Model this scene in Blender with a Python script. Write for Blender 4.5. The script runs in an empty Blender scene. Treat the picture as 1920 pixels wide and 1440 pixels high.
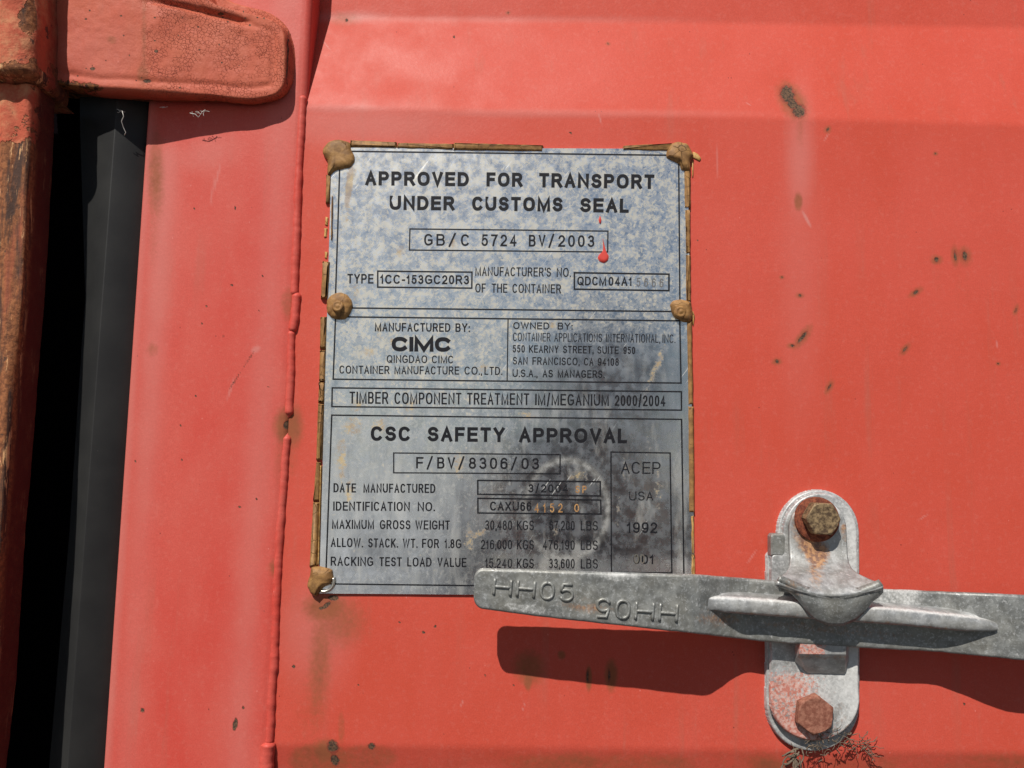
import bpy, bmesh, math, random
import numpy as np
from mathutils import Vector, Matrix

# ------------------------------------------------------------------ camera
SC = bpy.context.scene
COL = SC.collection
FPX, DIST, PITCH, ROLL = 1450.0, 0.4317, math.radians(5.96), 0.0115
CEN = np.array([0.0, 0.0, 1.4])
FW = np.array([0, math.cos(PITCH), math.sin(PITCH)])
U0 = np.array([0, -math.sin(PITCH), math.cos(PITCH)]); R0 = np.array([1.0, 0, 0])
UP = math.cos(ROLL) * U0 - math.sin(ROLL) * R0
RT = math.cos(ROLL) * R0 + math.sin(ROLL) * U0
CAM = CEN - DIST * FW
cam = bpy.data.cameras.new("camera"); cam.sensor_width = 36; cam.lens = FPX / 1920 * 36
cam.clip_start = 0.01; cam.clip_end = 500
co = bpy.data.objects.new("camera", cam); COL.objects.link(co)
co.matrix_world = Matrix(((RT[0], UP[0], -FW[0], CAM[0]), (RT[1], UP[1], -FW[1], CAM[1]),
                          (RT[2], UP[2], -FW[2], CAM[2]), (0, 0, 0, 1)))
SC.camera = co

# ------------------------------------------------------------------ world and sun
TOSUN = Vector((-0.42, -1.0, 1.25))
EL = math.atan2(1.25, math.hypot(0.42, 1.0)); AZ = math.atan2(-0.42, -1.0)
w = bpy.data.worlds.new("World"); SC.world = w; w.use_nodes = True
sky = w.node_tree.nodes.new('ShaderNodeTexSky'); sky.sky_type = 'NISHITA'; sky.sun_disc = False
sky.sun_elevation = EL; sky.sun_rotation = AZ % (2 * math.pi)
sky.air_density = 1.0; sky.dust_density = 0.8; sky.ozone_density = 1.6
bgn = w.node_tree.nodes['Background']; bgn.inputs[1].default_value = 0.05
w.node_tree.links.new(sky.outputs[0], bgn.inputs[0])
sl = bpy.data.lights.new("sun", 'SUN'); sl.energy = 4.75; sl.angle = math.radians(0.53); sl.color = (1, 0.95, 0.88)
so = bpy.data.objects.new("sun", sl); COL.objects.link(so); so.location = (-1, -2.4, 4)
so.rotation_euler = TOSUN.to_track_quat('Z', 'Y').to_euler()
SC.view_settings.view_transform = 'Standard'; SC.view_settings.look = 'None'
SC.view_settings.gamma = 1; SC.view_settings.exposure = 0.0

# ------------------------------------------------------------------ helpers
def P(px, py, h=0.0):
    """World point h metres in front of the door's outer face, for a spot of the photograph."""
    px, py, h = np.broadcast_arrays(np.asarray(px, float), np.asarray(py, float), np.asarray(h, float))
    d = FW + RT * ((px - 960) / FPX)[..., None] - UP * ((py - 720) / FPX)[..., None]
    t = (-h - CAM[1]) / d[..., 1]
    return CAM + d * t[..., None]

def toimg(V):
    d = V - CAM; z = d @ FW
    return 960 + FPX * (d @ RT) / z, 720 - FPX * (d @ UP) / z

def hsh(i, j, s):
    n = (i.astype(np.int64) * 374761393 + j.astype(np.int64) * 668265263 + s * 1442695041) & 0x7fffffff
    n = ((n ^ (n >> 13)) * 1274126177) & 0x7fffffff
    return ((n ^ (n >> 16)) & 0xffff) / 65535.0

def vn(x, y, s=0):
    x = np.asarray(x, float); y = np.asarray(y, float)
    i = np.floor(x); j = np.floor(y); u = x - i; v = y - j
    u = u * u * (3 - 2 * u); v = v * v * (3 - 2 * v)
    i = i.astype(np.int64); j = j.astype(np.int64)
    a, b, c, d = hsh(i, j, s), hsh(i + 1, j, s), hsh(i, j + 1, s), hsh(i + 1, j + 1, s)
    return (a + (b - a) * u) * (1 - v) + (c + (d - c) * u) * v

def fbm(x, y, s=0, o=4):
    r, a, t = 0, 0.5, 0
    for k in range(o):
        r = r + a * vn(x * 2 ** k, y * 2 ** k, s + 17 * k); t += a; a *= 0.5
    return r / t * 2 - 1

def sst(a, b, x):
    t = np.clip((x - a) / (b - a), 0, 1); return t * t * (3 - 2 * t)

def thing(name, label, cat, loc, group=None):
    o = bpy.data.objects.new(name, None); COL.objects.link(o); o.location = tuple(float(v) for v in loc)
    o.empty_display_size = 0.02; o['label'] = label; o['category'] = cat
    if group: o['group'] = group
    return o

def mk(name, V, F, mat, parent=None, smooth=True, attrs=None, top=None):
    """V world coordinates; F list of faces or (n,4) array."""
    V = np.asarray(V, float).reshape(-1, 3)
    off = np.zeros(3)
    q = parent
    while q is not None: off = off + np.array(q.location); q = q.parent
    if parent is None: off = V.mean(0)
    L = V - off
    me = bpy.data.meshes.new(name)
    if isinstance(F, np.ndarray):
        n = len(F)
        me.vertices.add(len(L)); me.vertices.foreach_set('co', L.ravel())
        me.loops.add(n * 4); me.loops.foreach_set('vertex_index', F.ravel().astype(np.int32))
        me.polygons.add(n); me.polygons.foreach_set('loop_start', np.arange(0, 4 * n, 4, dtype=np.int32))
        me.update(calc_edges=True)
    else:
        me.from_pydata(L.tolist(), [], [list(map(int, f)) for f in F]); me.update()
    me.validate()
    if attrs:
        for k, a in attrs.items():
            at = me.attributes.new(k, 'FLOAT', 'POINT'); at.data.foreach_set('value', np.asarray(a, np.float32).ravel())
    if smooth: me.polygons.foreach_set('use_smooth', np.ones(len(me.polygons), bool))
    me.materials.append(mat)
    o = bpy.data.objects.new(name, me); COL.objects.link(o)
    if parent is not None: o.parent = parent
    else: o.location = tuple(off)
    return o

def gf(r, c, wrap=False):
    i = np.arange(r * c).reshape(r, c)
    if wrap: i = np.concatenate([i, i[:, :1]], 1)
    a, b, d, e = i[:-1, :-1], i[:-1, 1:], i[1:, 1:], i[1:, :-1]
    return np.stack([a, e, d, b], -1).reshape(-1, 4)

def grid(name, V, mat, parent=None, attrs=None, wrap=False, smooth=True, flip=False):
    F = gf(V.shape[0], V.shape[1], wrap)
    if flip: F = F[:, ::-1].copy()
    return mk(name, V.reshape(-1, 3), F, mat, parent, smooth, attrs)

def bevel(o, wd, seg=2):
    m = o.modifiers.new('bevel', 'BEVEL'); m.width = wd; m.segments = seg; m.limit_method = 'ANGLE'; m.angle_limit = math.radians(35)

def resample(pts, n, closed=True):
    pts = np.asarray(pts, float)
    if closed: pts = np.vstack([pts, pts[:1]])
    d = np.r_[0, np.cumsum(np.hypot(*np.diff(pts, axis=0).T))]
    t = np.linspace(0, d[-1], n + (1 if closed else 0))
    r = np.stack([np.interp(t, d, pts[:, 0]), np.interp(t, d, pts[:, 1])], 1)
    return r[:-1] if closed else r

def smoothc(p, k):
    for _ in range(k): p = 0.5 * p + 0.25 * (np.roll(p, 1, 0) + np.roll(p, -1, 0))
    return p

def offs(p, d):
    t = np.roll(p, -1, 0) - np.roll(p, 1, 0); t /= np.maximum(np.hypot(t[:, 0], t[:, 1])[:, None], 1e-9)
    n = np.stack([-t[:, 1], t[:, 0]], 1)
    area = 0.5 * np.sum(p[:, 0] * np.roll(p[:, 1], -1) - np.roll(p[:, 0], -1) * p[:, 1])
    if area < 0: n = -n
    return p + n * d

def plate(name, pts_px, h, prof, mat, parent, n=96, sm=0, noise=0, hfun=None, smooth=True, attrs=None, seed=0):
    """Solid with a given outline (spots of the photograph at height h) and edge profile (inset, height) in metres."""
    W = P(*np.asarray(pts_px, float).T, h)[:, [0, 2]]
    W = smoothc(resample(W, n), sm)
    if noise: W = offs(W, (noise * fbm(W[:, 0] * 350, W[:, 1] * 350, seed, 3))[:, None])
    c = W.mean(0)
    rings = []
    for ins, hh in prof:
        if ins >= 0: r = offs(W, ins)
        else: r = c + (W - c) * (1 + ins)       # negative: scale about the centre
        rings.append(np.stack([r[:, 0], np.full(n, -hh), r[:, 1]], 1))
    V = np.concatenate(rings)
    F = []
    for k in range(len(prof) - 1):
        for i in range(n):
            j = (i + 1) % n
            F.append((k * n + i, k * n + j, (k + 1) * n + j, (k + 1) * n + i))
    F.append(tuple(range((len(prof) - 1) * n, len(prof) * n)))
    if hfun is not None: V[:, 1] -= hfun(V[:, 0], V[:, 2], -V[:, 1])
    o = mk(name, V, F, mat, parent, smooth, attrs)
    bm = bmesh.new(); bm.from_mesh(o.data); bmesh.ops.recalc_face_normals(bm, faces=bm.faces); bm.to_mesh(o.data); bm.free()
    return o

def tubes(name, paths, mat, parent=None, seg=6):
    """paths: list of (points Nx3, radius array or number)."""
    VV, FF, b = [], [], 0
    for pts, rad in paths:
        pts = np.asarray(pts, float); n = len(pts); rad = np.broadcast_to(rad, (n,))
        t = np.gradient(pts, axis=0); t /= np.maximum(np.linalg.norm(t, axis=1)[:, None], 1e-9)
        up = np.array([0, 1.0, 0.013]); a = np.cross(t, up); a /= np.maximum(np.linalg.norm(a, axis=1)[:, None], 1e-6)
        c = np.cross(t, a)
        ang = np.arange(seg) / seg * 2 * math.pi
        V = pts[:, None] + rad[:, None, None] * (np.cos(ang)[None, :, None] * a[:, None] + np.sin(ang)[None, :, None] * c[:, None])
        VV.append(V.reshape(-1, 3))
        for k in range(n - 1):
            for i in range(seg):
                j = (i + 1) % seg
                FF.append((b + k * seg + i, b + k * seg + j, b + (k + 1) * seg + j, b + (k + 1) * seg + i))
        FF.append(tuple(b + i for i in range(seg))[::-1]); FF.append(tuple(b + (n - 1) * seg + i for i in range(seg)))
        b += n * seg
    return mk(name, np.concatenate(VV), FF, mat, parent)

def blob(px, py, cx, cy, rx, ry, ang=0, soft=0.5):
    a = math.radians(ang); dx, dy = px - cx, py - cy
    u = (dx * math.cos(a) + dy * math.sin(a)) / rx; v = (-dx * math.sin(a) + dy * math.cos(a)) / ry
    d = np.sqrt(u * u + v * v)
    return 1 - sst(1 - soft, 1 + soft, d)

# ------------------------------------------------------------------ materials
class M:
    def __init__(s, name, rough=0.5, metal=0.0, spec=0.5):
        s.m = bpy.data.materials.new(name); s.m.use_nodes = True; s.t = s.m.node_tree
        s.b = s.t.nodes['Principled BSDF']; s.set('Roughness', rough); s.set('Metallic', metal); s.set('Specular IOR Level', spec)
        s.co = s.t.nodes.new('ShaderNodeTexCoord').outputs['Object']
    def lk(s, a, sock):
        if hasattr(a, 'is_linked') or hasattr(a, 'links'): s.t.links.new(a, sock)
        elif isinstance(a, (tuple, list)) and len(a) == 3 and sock.type == 'RGBA': sock.default_value = (*a, 1)
        else: sock.default_value = a
    def set(s, k, v): s.lk(v, s.b.inputs[k]); return s
    def node(s, ty, **kw):
        n = s.t.nodes.new(ty)
        for k, v in kw.items(): setattr(n, k, v)
        return n
    def scale(s, sx, sy, sz, rz=0):
        n = s.node('ShaderNodeMapping'); s.lk(s.co, n.inputs[0]); n.inputs['Scale'].default_value = (sx, sy, sz)
        n.inputs['Rotation'].default_value = (0, rz, 0)
        return n.outputs[0]
    def noise(s, sc, det=3, rough=0.55, vec=None, dist=0.0):
        n = s.node('ShaderNodeTexNoise'); s.lk(vec if vec is not None else s.co, n.inputs['Vector'])
        n.inputs['Scale'].default_value = sc; n.inputs['Detail'].default_value = det
        n.inputs['Roughness'].default_value = rough; n.inputs['Distortion'].default_value = dist
        return n.outputs[0]
    def voro(s, sc, feature='F1', vec=None, out='Distance', rnd=1.0):
        n = s.node('ShaderNodeTexVoronoi', feature=feature); s.lk(vec if vec is not None else s.co, n.inputs['Vector'])
        n.inputs['Scale'].default_value = sc; n.inputs['Randomness'].default_value = rnd
        return n.outputs[out]
    def rng(s, v, a, b, c=0.0, d=1.0, smooth=True):
        n = s.node('ShaderNodeMapRange', interpolation_type='SMOOTHSTEP' if smooth else 'LINEAR'); s.lk(v, n.inputs[0])
        for i, x in enumerate((a, b, c, d)): n.inputs[i + 1].default_value = x
        return n.outputs[0]
    def mt(s, op, a, b=0.0):
        n = s.node('ShaderNodeMath', operation=op); s.lk(a, n.inputs[0]); s.lk(b, n.inputs[1]); return n.outputs[0]
    def mul(s, a, b): return s.mt('MULTIPLY', a, b)
    def add(s, a, b): return s.mt('ADD', a, b)
    def mx(s, a, b): return s.mt('MAXIMUM', a, b)
    def mix(s, f, a, b, mode='MIX'):
        n = s.node('ShaderNodeMix', data_type='RGBA', blend_type=mode); s.lk(f, n.inputs[0]); s.lk(a, n.inputs[6]); s.lk(b, n.inputs[7])
        return n.outputs[2]
    def at(s, name):
        n = s.node('ShaderNodeAttribute', attribute_name=name); return n.outputs['Fac']
    def bump(s, hgt, dist, strength=1.0, prev=None):
        n = s.node('ShaderNodeBump'); s.lk(hgt, n.inputs['Height']); n.inputs['Distance'].default_value = dist
        n.inputs['Strength'].default_value = strength
        if prev is not None: s.lk(prev, n.inputs['Normal'])
        s.set('Normal', n.outputs[0]); return n.outputs[0]

RED = (0.580, 0.080, 0.047)
def red_paint(name, base, fade, crack=False, chips=False, rough=0.5):
    m = M(name, rough, 0, 0.22)
    big = m.rng(m.noise(9, 4), 0.35, 0.68); mid = m.rng(m.noise(60, 4, 0.6, m.scale(1, 1, 0.35)), 0.35, 0.7)
    fine = m.noise(1500, 2, 0.7)
    strk = m.noise(95, 5, 0.65, m.scale(1, 1, 0.05)); grm = m.mul(m.rng(strk, 0.52, 0.70), m.rng(m.noise(14, 3), 0.4, 0.65))
    c = m.mix(m.mul(big, 0.5), base, fade)
    c = m.mix(m.mul(mid, 0.28), c, fade)
    c = m.mix(m.rng(fine, 0.25, 0.75, 0, 0.26), c, (0.30, 0.03, 0.02))
    c = m.mix(m.mul(grm, 0.30), c, (0.36, 0.13, 0.09)); c = m.mix(m.mul(m.rng(m.noise(330, 4, 0.7), 0.5, 0.7), 0.16), c, (0.62, 0.20, 0.16))
    # chalked film, sparse dark specks
    dv = m.voro(150, rnd=1.0); sz = m.voro(150, out='Color')
    sp = m.mul(m.rng(dv, 0.03, 0.075, 1, 0), m.rng(m.noise(70, 1), 0.56, 0.62))
    c = m.mix(m.mul(sp, 0.75), c, (0.10, 0.02, 0.018))
    lv = m.voro(210, vec=m.scale(1, 1, 0.6, 0.4)); ls = m.mul(m.rng(lv, 0.03, 0.08, 1, 0), m.rng(m.noise(83, 1), 0.60, 0.66))
    c = m.mix(m.mul(ls, 0.5), c, (0.75, 0.30, 0.26))
    n1 = m.noise(420, 3, 0.6); n2 = m.noise(1400, 3, 0.6)
    rs = m.at('soft'); rd = m.at('chip'); pl = m.at('pale')
    c = m.mix(m.mul(pl, 0.75), c, (0.58, 0.22, 0.19))
    sm = m.rng(m.add(rs, m.mul(m.add(n1, -0.5), 0.55)), 0.12, 0.95)
    c = m.mix(m.mul(sm, 0.9), c, m.mix(m.noise(160, 3), (0.20, 0.065, 0.03), (0.33, 0.11, 0.045)))
    ed = m.rng(m.add(rd, m.mul(m.add(n2, -0.5), 0.6)), 0.22, 0.42)
    cm = m.rng(m.add(rd, m.add(m.mul(m.add(n2, -0.5), 0.25), m.mul(m.add(n1, -0.5), 0.7))), 0.38, 0.55)
    c = m.mix(m.mul(ed, 0.7), c, (0.24, 0.045, 0.03))
    c = m.mix(cm, c, m.mix(m.rng(m.noise(900, 3), 0.4, 0.6), (0.055, 0.036, 0.026), (0.15, 0.085, 0.05)))
    rgh = m.rng(m.noise(35, 4), 0.3, 0.7, rough - 0.04, rough + 0.12)
    m.set('Roughness', m.mx(rgh, m.mul(m.mx(cm, sm), 0.8)))
    nb = m.bump(m.noise(520, 3, 0.5), 0.00010, 0.8)
    nb = m.bump(m.noise(2600, 2, 0.6), 0.00003, 0.8, nb)
    if crack:
        wv = m.node('ShaderNodeVectorMath', operation='ADD'); m.lk(m.co, wv.inputs[0])
        nn = m.node('ShaderNodeTexNoise'); m.lk(m.co, nn.inputs[0]); nn.inputs['Scale'].default_value = 500
        sc_ = m.node('ShaderNodeVectorMath', operation='SCALE'); m.lk(nn.outputs['Color'], sc_.inputs[0]); sc_.inputs['Scale'].default_value = 0.0018
        m.lk(sc_.outputs[0], wv.inputs[1])
        ve = m.voro(520, 'DISTANCE_TO_EDGE', wv.outputs[0])
        ck = m.mul(m.mul(m.rng(ve, 0.0, 0.06, 1, 0), m.at('crackle')), m.rng(m.noise(110, 3), 0.36, 0.58))
        c = m.mix(m.mul(ck, 0.68), c, (0.20, 0.03, 0.018))
        nb = m.bump(ck, -0.0003, 0.9, nb)
        ru = m.at('rust'); n3 = m.noise(230, 5, 0.65)
        rm = m.rng(m.add(ru, m.mul(m.add(n3, -0.5), 1.3)), 0.5, 0.6)
        rc = m.mix(m.rng(m.noise(330, 4, 0.7), 0.38, 0.62), (0.045, 0.02, 0.012), (0.30, 0.115, 0.04))
        c = m.mix(rm, c, rc)
        nb = m.bump(m.add(m.mul(rm, -1.0), m.mul(n3, 0.8)), 0.0006, 0.8, nb)
    nb = m.bump(cm, -0.00012, 0.8, nb)
    m.set('Base Color', c)
    return m.m

m_panel = red_paint('red panel paint', RED, (0.64, 0.105, 0.075))
m_tube = red_paint('faded red frame paint', (0.60, 0.072, 0.052), (0.64, 0.15, 0.115), rough=0.46)
m_hinge = red_paint('crackled red hinge paint', (0.47, 0.085, 0.046), (0.58, 0.17, 0.09), crack=True, rough=0.6)

def rusty(name, paint_amt):
    m = M(name, 0.8, 0, 0.25)
    v = m.scale(1, 1, 0.11)
    n1 = m.noise(120, 6, 0.7, v, 0.4); n2 = m.noise(420, 5, 0.7); n3 = m.noise(60, 5, 0.7)
    c = m.mix(m.rng(n2, 0.38, 0.62), (0.16, 0.058, 0.026), (0.34, 0.13, 0.052))
    c = m.mix(m.rng(n1, 0.47, 0.60), c, (0.07, 0.038, 0.028))
    c = m.mix(m.mul(m.rng(m.noise(70, 5, 0.7, v), 0.52, 0.66), 0.6), c, (0.38, 0.10, 0.05))
    c = m.mix(m.mul(m.rng(m.noise(240, 6, 0.75, v), 0.58, 0.62), 0.9), c, (0.75, 0.42, 0.20))
    pm = m.rng(m.add(m.mul(m.at('paint'), 1.0), m.mul(m.add(n3, -0.5), 1.6)), 0.48, 0.53)
    pc = m.mix(m.rng(m.noise(90, 6, 0.7), 0.42, 0.66), (0.46, 0.095, 0.05), (0.54, 0.22, 0.11))
    c = m.mix(pm, c, pc)
    dk = m.mul(m.rng(m.noise(95, 6, 0.75), 0.60, 0.66), 0.85)
    c = m.mix(dk, c, (0.05, 0.035, 0.028))
    c = m.mix(m.mul(m.at('flank_shade'), m.rng(n3, 0.3, 0.6, 0.8, 1.0)), c, (0.10, 0.016, 0.012))  # shade of the side faces painted in as dark red
    m.set('Base Color', c)
    nb = m.bump(m.add(m.mul(pm, 0.7), m.mul(n2, 0.9)), 0.0009, 0.8)
    return m.m
m_post = rusty('rusty post steel', 0.5)

m_rub = M('black rubber', 0.6, 0, 0.35)
rb = m_rub.mix(m_rub.rng(m_rub.noise(40, 4), 0.3, 0.7), (0.018, 0.018, 0.018), (0.026, 0.026, 0.025))
dv = m_rub.mul(m_rub.rng(m_rub.voro(160), 0.025, 0.06, 1, 0), m_rub.rng(m_rub.noise(60, 1), 0.6, 0.65))
m_rub.set('Base Color', m_rub.mix(m_rub.mul(dv, 0.5), rb, (0.35, 0.33, 0.3))); m_rub.bump(m_rub.noise(900, 2), 0.00004)
m_rub = m_rub.m
m_void = M('painted gap shade', 1.0, 0, 0.0); m_void.set('Base Color', (0.004, 0.003, 0.004)); m_void = m_void.m  # black even in sun: the gap's shade put into the colour

def galv(name, tint=(0.40, 0.41, 0.41), dark=0.0, pink=False):
    m = M(name, 0.5, 0.35, 0.5)
    n1 = m.noise(160, 5, 0.65); n2 = m.noise(700, 4, 0.7); n3 = m.noise(55, 4, 0.6)
    d = tuple(v * 0.62 for v in tint)
    c = m.mix(m.rng(n1, 0.36, 0.66), d, tint)
    c = m.mix(m.mul(m.rng(n3, 0.35, 0.7), 0.35), c, (0.30, 0.28, 0.22))
    c = m.mix(m.mul(m.rng(n2, 0.50, 0.72), 0.55), c, (0.62, 0.64, 0.64))
    c = m.mix(m.mul(m.rng(m.noise(330, 5, 0.7), 0.60, 0.68), 0.55), c, (0.75, 0.75, 0.73))
    c = m.mix(m.mul(m.rng(m.noise(420, 5, 0.7), 0.64, 0.70), 0.4), c, (0.14, 0.13, 0.12))
    w_ = m.rng(m.add(m.at('white'), m.mul(m.add(n2, -0.5), 0.8)), 0.3, 0.9)
    c = m.mix(m.mul(w_, 0.8), c, (0.70, 0.70, 0.68))
    r = m.at('rust')
    rm = m.rng(m.add(r, m.mul(m.add(m.noise(420, 5, 0.7), -0.5), 0.9)), 0.3, 0.75)
    rc = m.mix(m.rng(m.noise(500, 4), 0.4, 0.62), (0.16, 0.055, 0.02), (0.42, 0.20, 0.07))
    c = m.mix(m.mul(rm, 0.88), c, rc)
    pk = m.at('pink'); pm = m.rng(m.add(pk, m.mul(m.add(m.noise(520, 4, 0.75), -0.5), 1.3)), 0.45, 0.62)
    c = m.mix(m.mul(pm, 0.85), c, m.mix(m.rng(m.noise(700, 4), 0.4, 0.6), (0.50, 0.13, 0.08), (0.62, 0.36, 0.30)))
    m.set('Base Color', c); m.set('Metallic', m.mt('MULTIPLY', m.mt('SUBTRACT', 1.0, m.mx(m.mx(rm, w_), pm)), 0.45))
    m.set('Roughness', m.rng(n1, 0.3, 0.7, 0.40, 0.62))
    nb = m.bump(m.noise(240, 4, 0.6), 0.00030, 0.7); m.bump(n2, 0.00012, 0.8, nb)
    return m.m
m_galv = galv('weathered galvanised steel', (0.50, 0.51, 0.51))
m_grip = galv('dull cast zinc grip', (0.30, 0.31, 0.30))

def simple_rust(name, a, b, sc=500, rough=0.8, metal=0.0):
    m = M(name, rough, metal, 0.3)
    m.set('Base Color', m.mix(m.rng(m.noise(sc, 5, 0.7), 0.38, 0.64), a, b)); m.bump(m.noise(sc * 1.6, 4, 0.7), 0.0003, 0.8)
    return m.m
m_washer = simple_rust('red rust', (0.10, 0.025, 0.014), (0.26, 0.075, 0.035))
m_bolt = simple_rust('brown corroded bolt', (0.09, 0.058, 0.035), (0.34, 0.24, 0.13), 450, 0.6, 0.3)
m_bolt2 = simple_rust('paint stained bolt', (0.20, 0.07, 0.045), (0.34, 0.15, 0.10), 500)

def sealant(name, a, b):
    m = M(name, 0.62, 0, 0.35)
    n = m.noise(260, 4, 0.65); c = m.mix(m.rng(n, 0.36, 0.64), a, b)
    ve = m.voro(95, 'DISTANCE_TO_EDGE'); ck = m.mul(m.rng(ve, 0.0, 0.014, 1, 0), m.rng(m.noise(80, 2), 0.45, 0.6))
    c = m.mix(m.mul(ck, 0.35), c, (0.08, 0.045, 0.02))
    c = m.mix(m.mul(m.rng(m.noise(120, 5, 0.7), 0.55, 0.7), 0.6), c, (0.13, 0.085, 0.05))
    m.set('Base Color', c); nb = m.bump(n, 0.0004, 0.7); m.bump(ck, -0.0005, 0.9, nb)
    return m.m
m_seal = sealant('dried tan sealant', (0.21, 0.105, 0.036), (0.35, 0.185, 0.062))
m_gold = sealant('fresh ochre sealant', (0.42, 0.22, 0.06), (0.62, 0.38, 0.14))
m_ink = M('etched black filling', 0.6, 0, 0.2)
m_ink.set('Base Color', m_ink.mix(m_ink.rng(m_ink.noise(1700, 4, 0.7), 0.60, 0.72), (0.010, 0.010, 0.013), (0.06, 0.06, 0.065))); m_ink = m_ink.m
m_stamp = M('stamped bright metal', 0.3, 0.9); m_stamp.set('Base Color', (0.62, 0.58, 0.5)); m_stamp = m_stamp.m
m_stampr = simple_rust('rusty stamping', (0.28, 0.13, 0.05), (0.55, 0.33, 0.14), 900)
m_dent = M('faint punched digits', 0.5, 0.4); m_dent.set('Base Color', (0.16, 0.155, 0.15)); m_dent = m_dent.m
m_drip = M('red paint drip', 0.6); m_drip.set('Base Color', (0.62, 0.05, 0.035)); m_drip = m_drip.m
m_web = M('dusty web fibre', 0.9); m_web.set('Base Color', m_web.mix(m_web.noise(300, 3), (0.05, 0.035, 0.025), (0.26, 0.20, 0.14))); m_web = m_web.m
m_thread = M('pale thread', 0.8); m_thread.set('Base Color', (0.6, 0.57, 0.52)); m_thread = m_thread.m

# stainless data plate
mp = M('weathered stainless plate', 0.3, 1.0, 0.5)
n1 = mp.noise(150, 6, 0.62, None, 0.2); n2 = mp.noise(420, 4, 0.7); n3 = mp.noise(34, 4, 0.6)
ns = mp.noise(210, 5, 0.6, mp.scale(1, 1, 0.16)); ns2 = mp.noise(90, 4, 0.6, mp.scale(1, 1, 0.3))
cl = mp.mix(mp.rng(n3, 0.3, 0.7), (0.84, 0.85, 0.84), (0.72, 0.74, 0.76))
cl = mp.mix(mp.mul(mp.rng(ns, 0.42, 0.7), 0.35), cl, (0.36, 0.38, 0.42))
dep = mp.at('deposit'); drk = mp.at('dark'); yel = mp.at('yellow')
nf = mp.noise(620, 3, 0.6, None, 0.3); nm_ = mp.noise(230, 4, 0.62, None, 0.3)
q = mp.add(mp.add(mp.mul(nf, 0.55), mp.mul(nm_, 0.45)), mp.mul(mp.add(dep, -0.5), 0.13))
dm = mp.rng(q, 0.49, 0.57); nl = mp.noise(520, 5, 0.72, None, 0.5)
dm2 = mp.rng(mp.add(mp.mul(n1, .38), mp.add(mp.mul(nl, 0.62), mp.mul(mp.add(dep, -0.75), 0.16))), 0.525, 0.565)
st = mp.mul(mp.rng(ns2, 0.52, 0.68), mp.at('streak'))
haze = mp.mix(dm2, (0.56, 0.555, 0.52), (0.62, 0.57, 0.45))
ym = mp.rng(mp.add(yel, mp.mul(mp.add(mp.noise(330, 6, 0.75), -0.5), 1.7)), 0.36, 0.72)
dirt_refl = mp.mx(mp.mx(mp.mx(mp.mul(dm, 0.26), mp.mul(dm2, 0.56)), mp.mul(st, 0.30)), mp.mul(mp.at('ring'), mp.rng(n1, 0.3, 0.6, 0.15, 0.6)))
dirt_refl = mp.mul(dirt_refl, mp.mt('SUBTRACT', 1.0, mp.mul(drk, 0.55)))
dirt_refl = mp.mx(dirt_refl, mp.mul(ym, 0.66))
haze = mp.mix(mp.mul(ym, 0.9), haze, mp.mix(mp.rng(mp.noise(120, 3), 0.4, 0.6), (0.62, 0.43, 0.16), (0.36, 0.25, 0.15)))
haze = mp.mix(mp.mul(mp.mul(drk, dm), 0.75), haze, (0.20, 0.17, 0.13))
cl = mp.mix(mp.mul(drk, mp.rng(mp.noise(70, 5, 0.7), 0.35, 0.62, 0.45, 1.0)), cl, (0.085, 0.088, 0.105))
vr = mp.node('ShaderNodeVectorRotate', rotation_type='Y_AXIS'); mp.lk(mp.co, vr.inputs['Vector']); vr.inputs['Angle'].default_value = -0.62
mpp = mp.node('ShaderNodeMapping'); mp.lk(vr.outputs[0], mpp.inputs[0]); mpp.inputs['Scale'].default_value = (1, 1, 0.05); scv = mpp.outputs[0]; scr = mp.mul(mp.rng(mp.noise(700, 2, 0.5, scv), 0.665, 0.70), mp.mul(mp.rng(mp.noise(45, 3), 0.5, 0.6), mp.at('scratch')))
cl = mp.mix(mp.mul(scr, 0.8), cl, (0.9, 0.88, 0.82))
rr = mp.rng(n1, 0.35, 0.65, 0.20, 0.32)
met = mp.b
for k, v in (('Base Color', cl), ('Roughness', mp.add(rr, mp.mul(scr, 0.3)))): mp.set(k, v)
nb = mp.bump(mp.noise(28, 2, 0.5), 0.0007, 0.5); nb = mp.bump(n1, 0.00006, 0.6, nb)
dif = mp.node('ShaderNodeBsdfDiffuse'); mp.lk(haze, dif.inputs[0])
mxs = mp.node('ShaderNodeMixShader'); mp.lk(dirt_refl, mxs.inputs[0])
mp.t.links.new(mp.b.outputs[0], mxs.inputs[1]); mp.t.links.new(dif.outputs[0], mxs.inputs[2])
mp.t.links.new(mxs.outputs[0], mp.t.nodes['Material Output'].inputs[0])
m_plate = mp.m
m_edge = M('plate edge steel', 0.3, 1.0); m_edge.set('Base Color', (0.6, 0.6, 0.6)); m_edge = m_edge.m

mg = M('sunlit gravel', 0.95); mg.set('Base Color', mg.mix(mg.rng(mg.noise(30, 6, 0.7), 0.35, 0.65), (0.05, 0.05, 0.048), (0.11, 0.105, 0.10))); mg.bump(mg.noise(60, 5), 0.01)
m_ground = mg.m

# ------------------------------------------------------------------ ground and an added pale sheet (only seen mirrored in the plate)
g = mk('ground', [(-60, -120, 0), (60, -120, 0), (60, 2, 0), (-60, 2, 0)], [(0, 1, 2, 3)], m_ground, None, False)
g['kind'] = 'structure'
my = M('pale reflector', 0.9); my.set('Base Color', my.mix(my.rng(my.noise(3, 6, 0.7), 0.35, 0.65), (0.36, 0.38, 0.40), (0.46, 0.48, 0.50))); my = my.m
g = mk('added_pale_yard', [(-60, -120, .004), (60, -120, .004), (60, -6.5, .004), (-60, -6.5, .004)], [(0, 1, 2, 3)], my, None, False)  # unseen pale sheet, added to brighten the plate's lower reflection
g['kind'] = 'structure'

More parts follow.
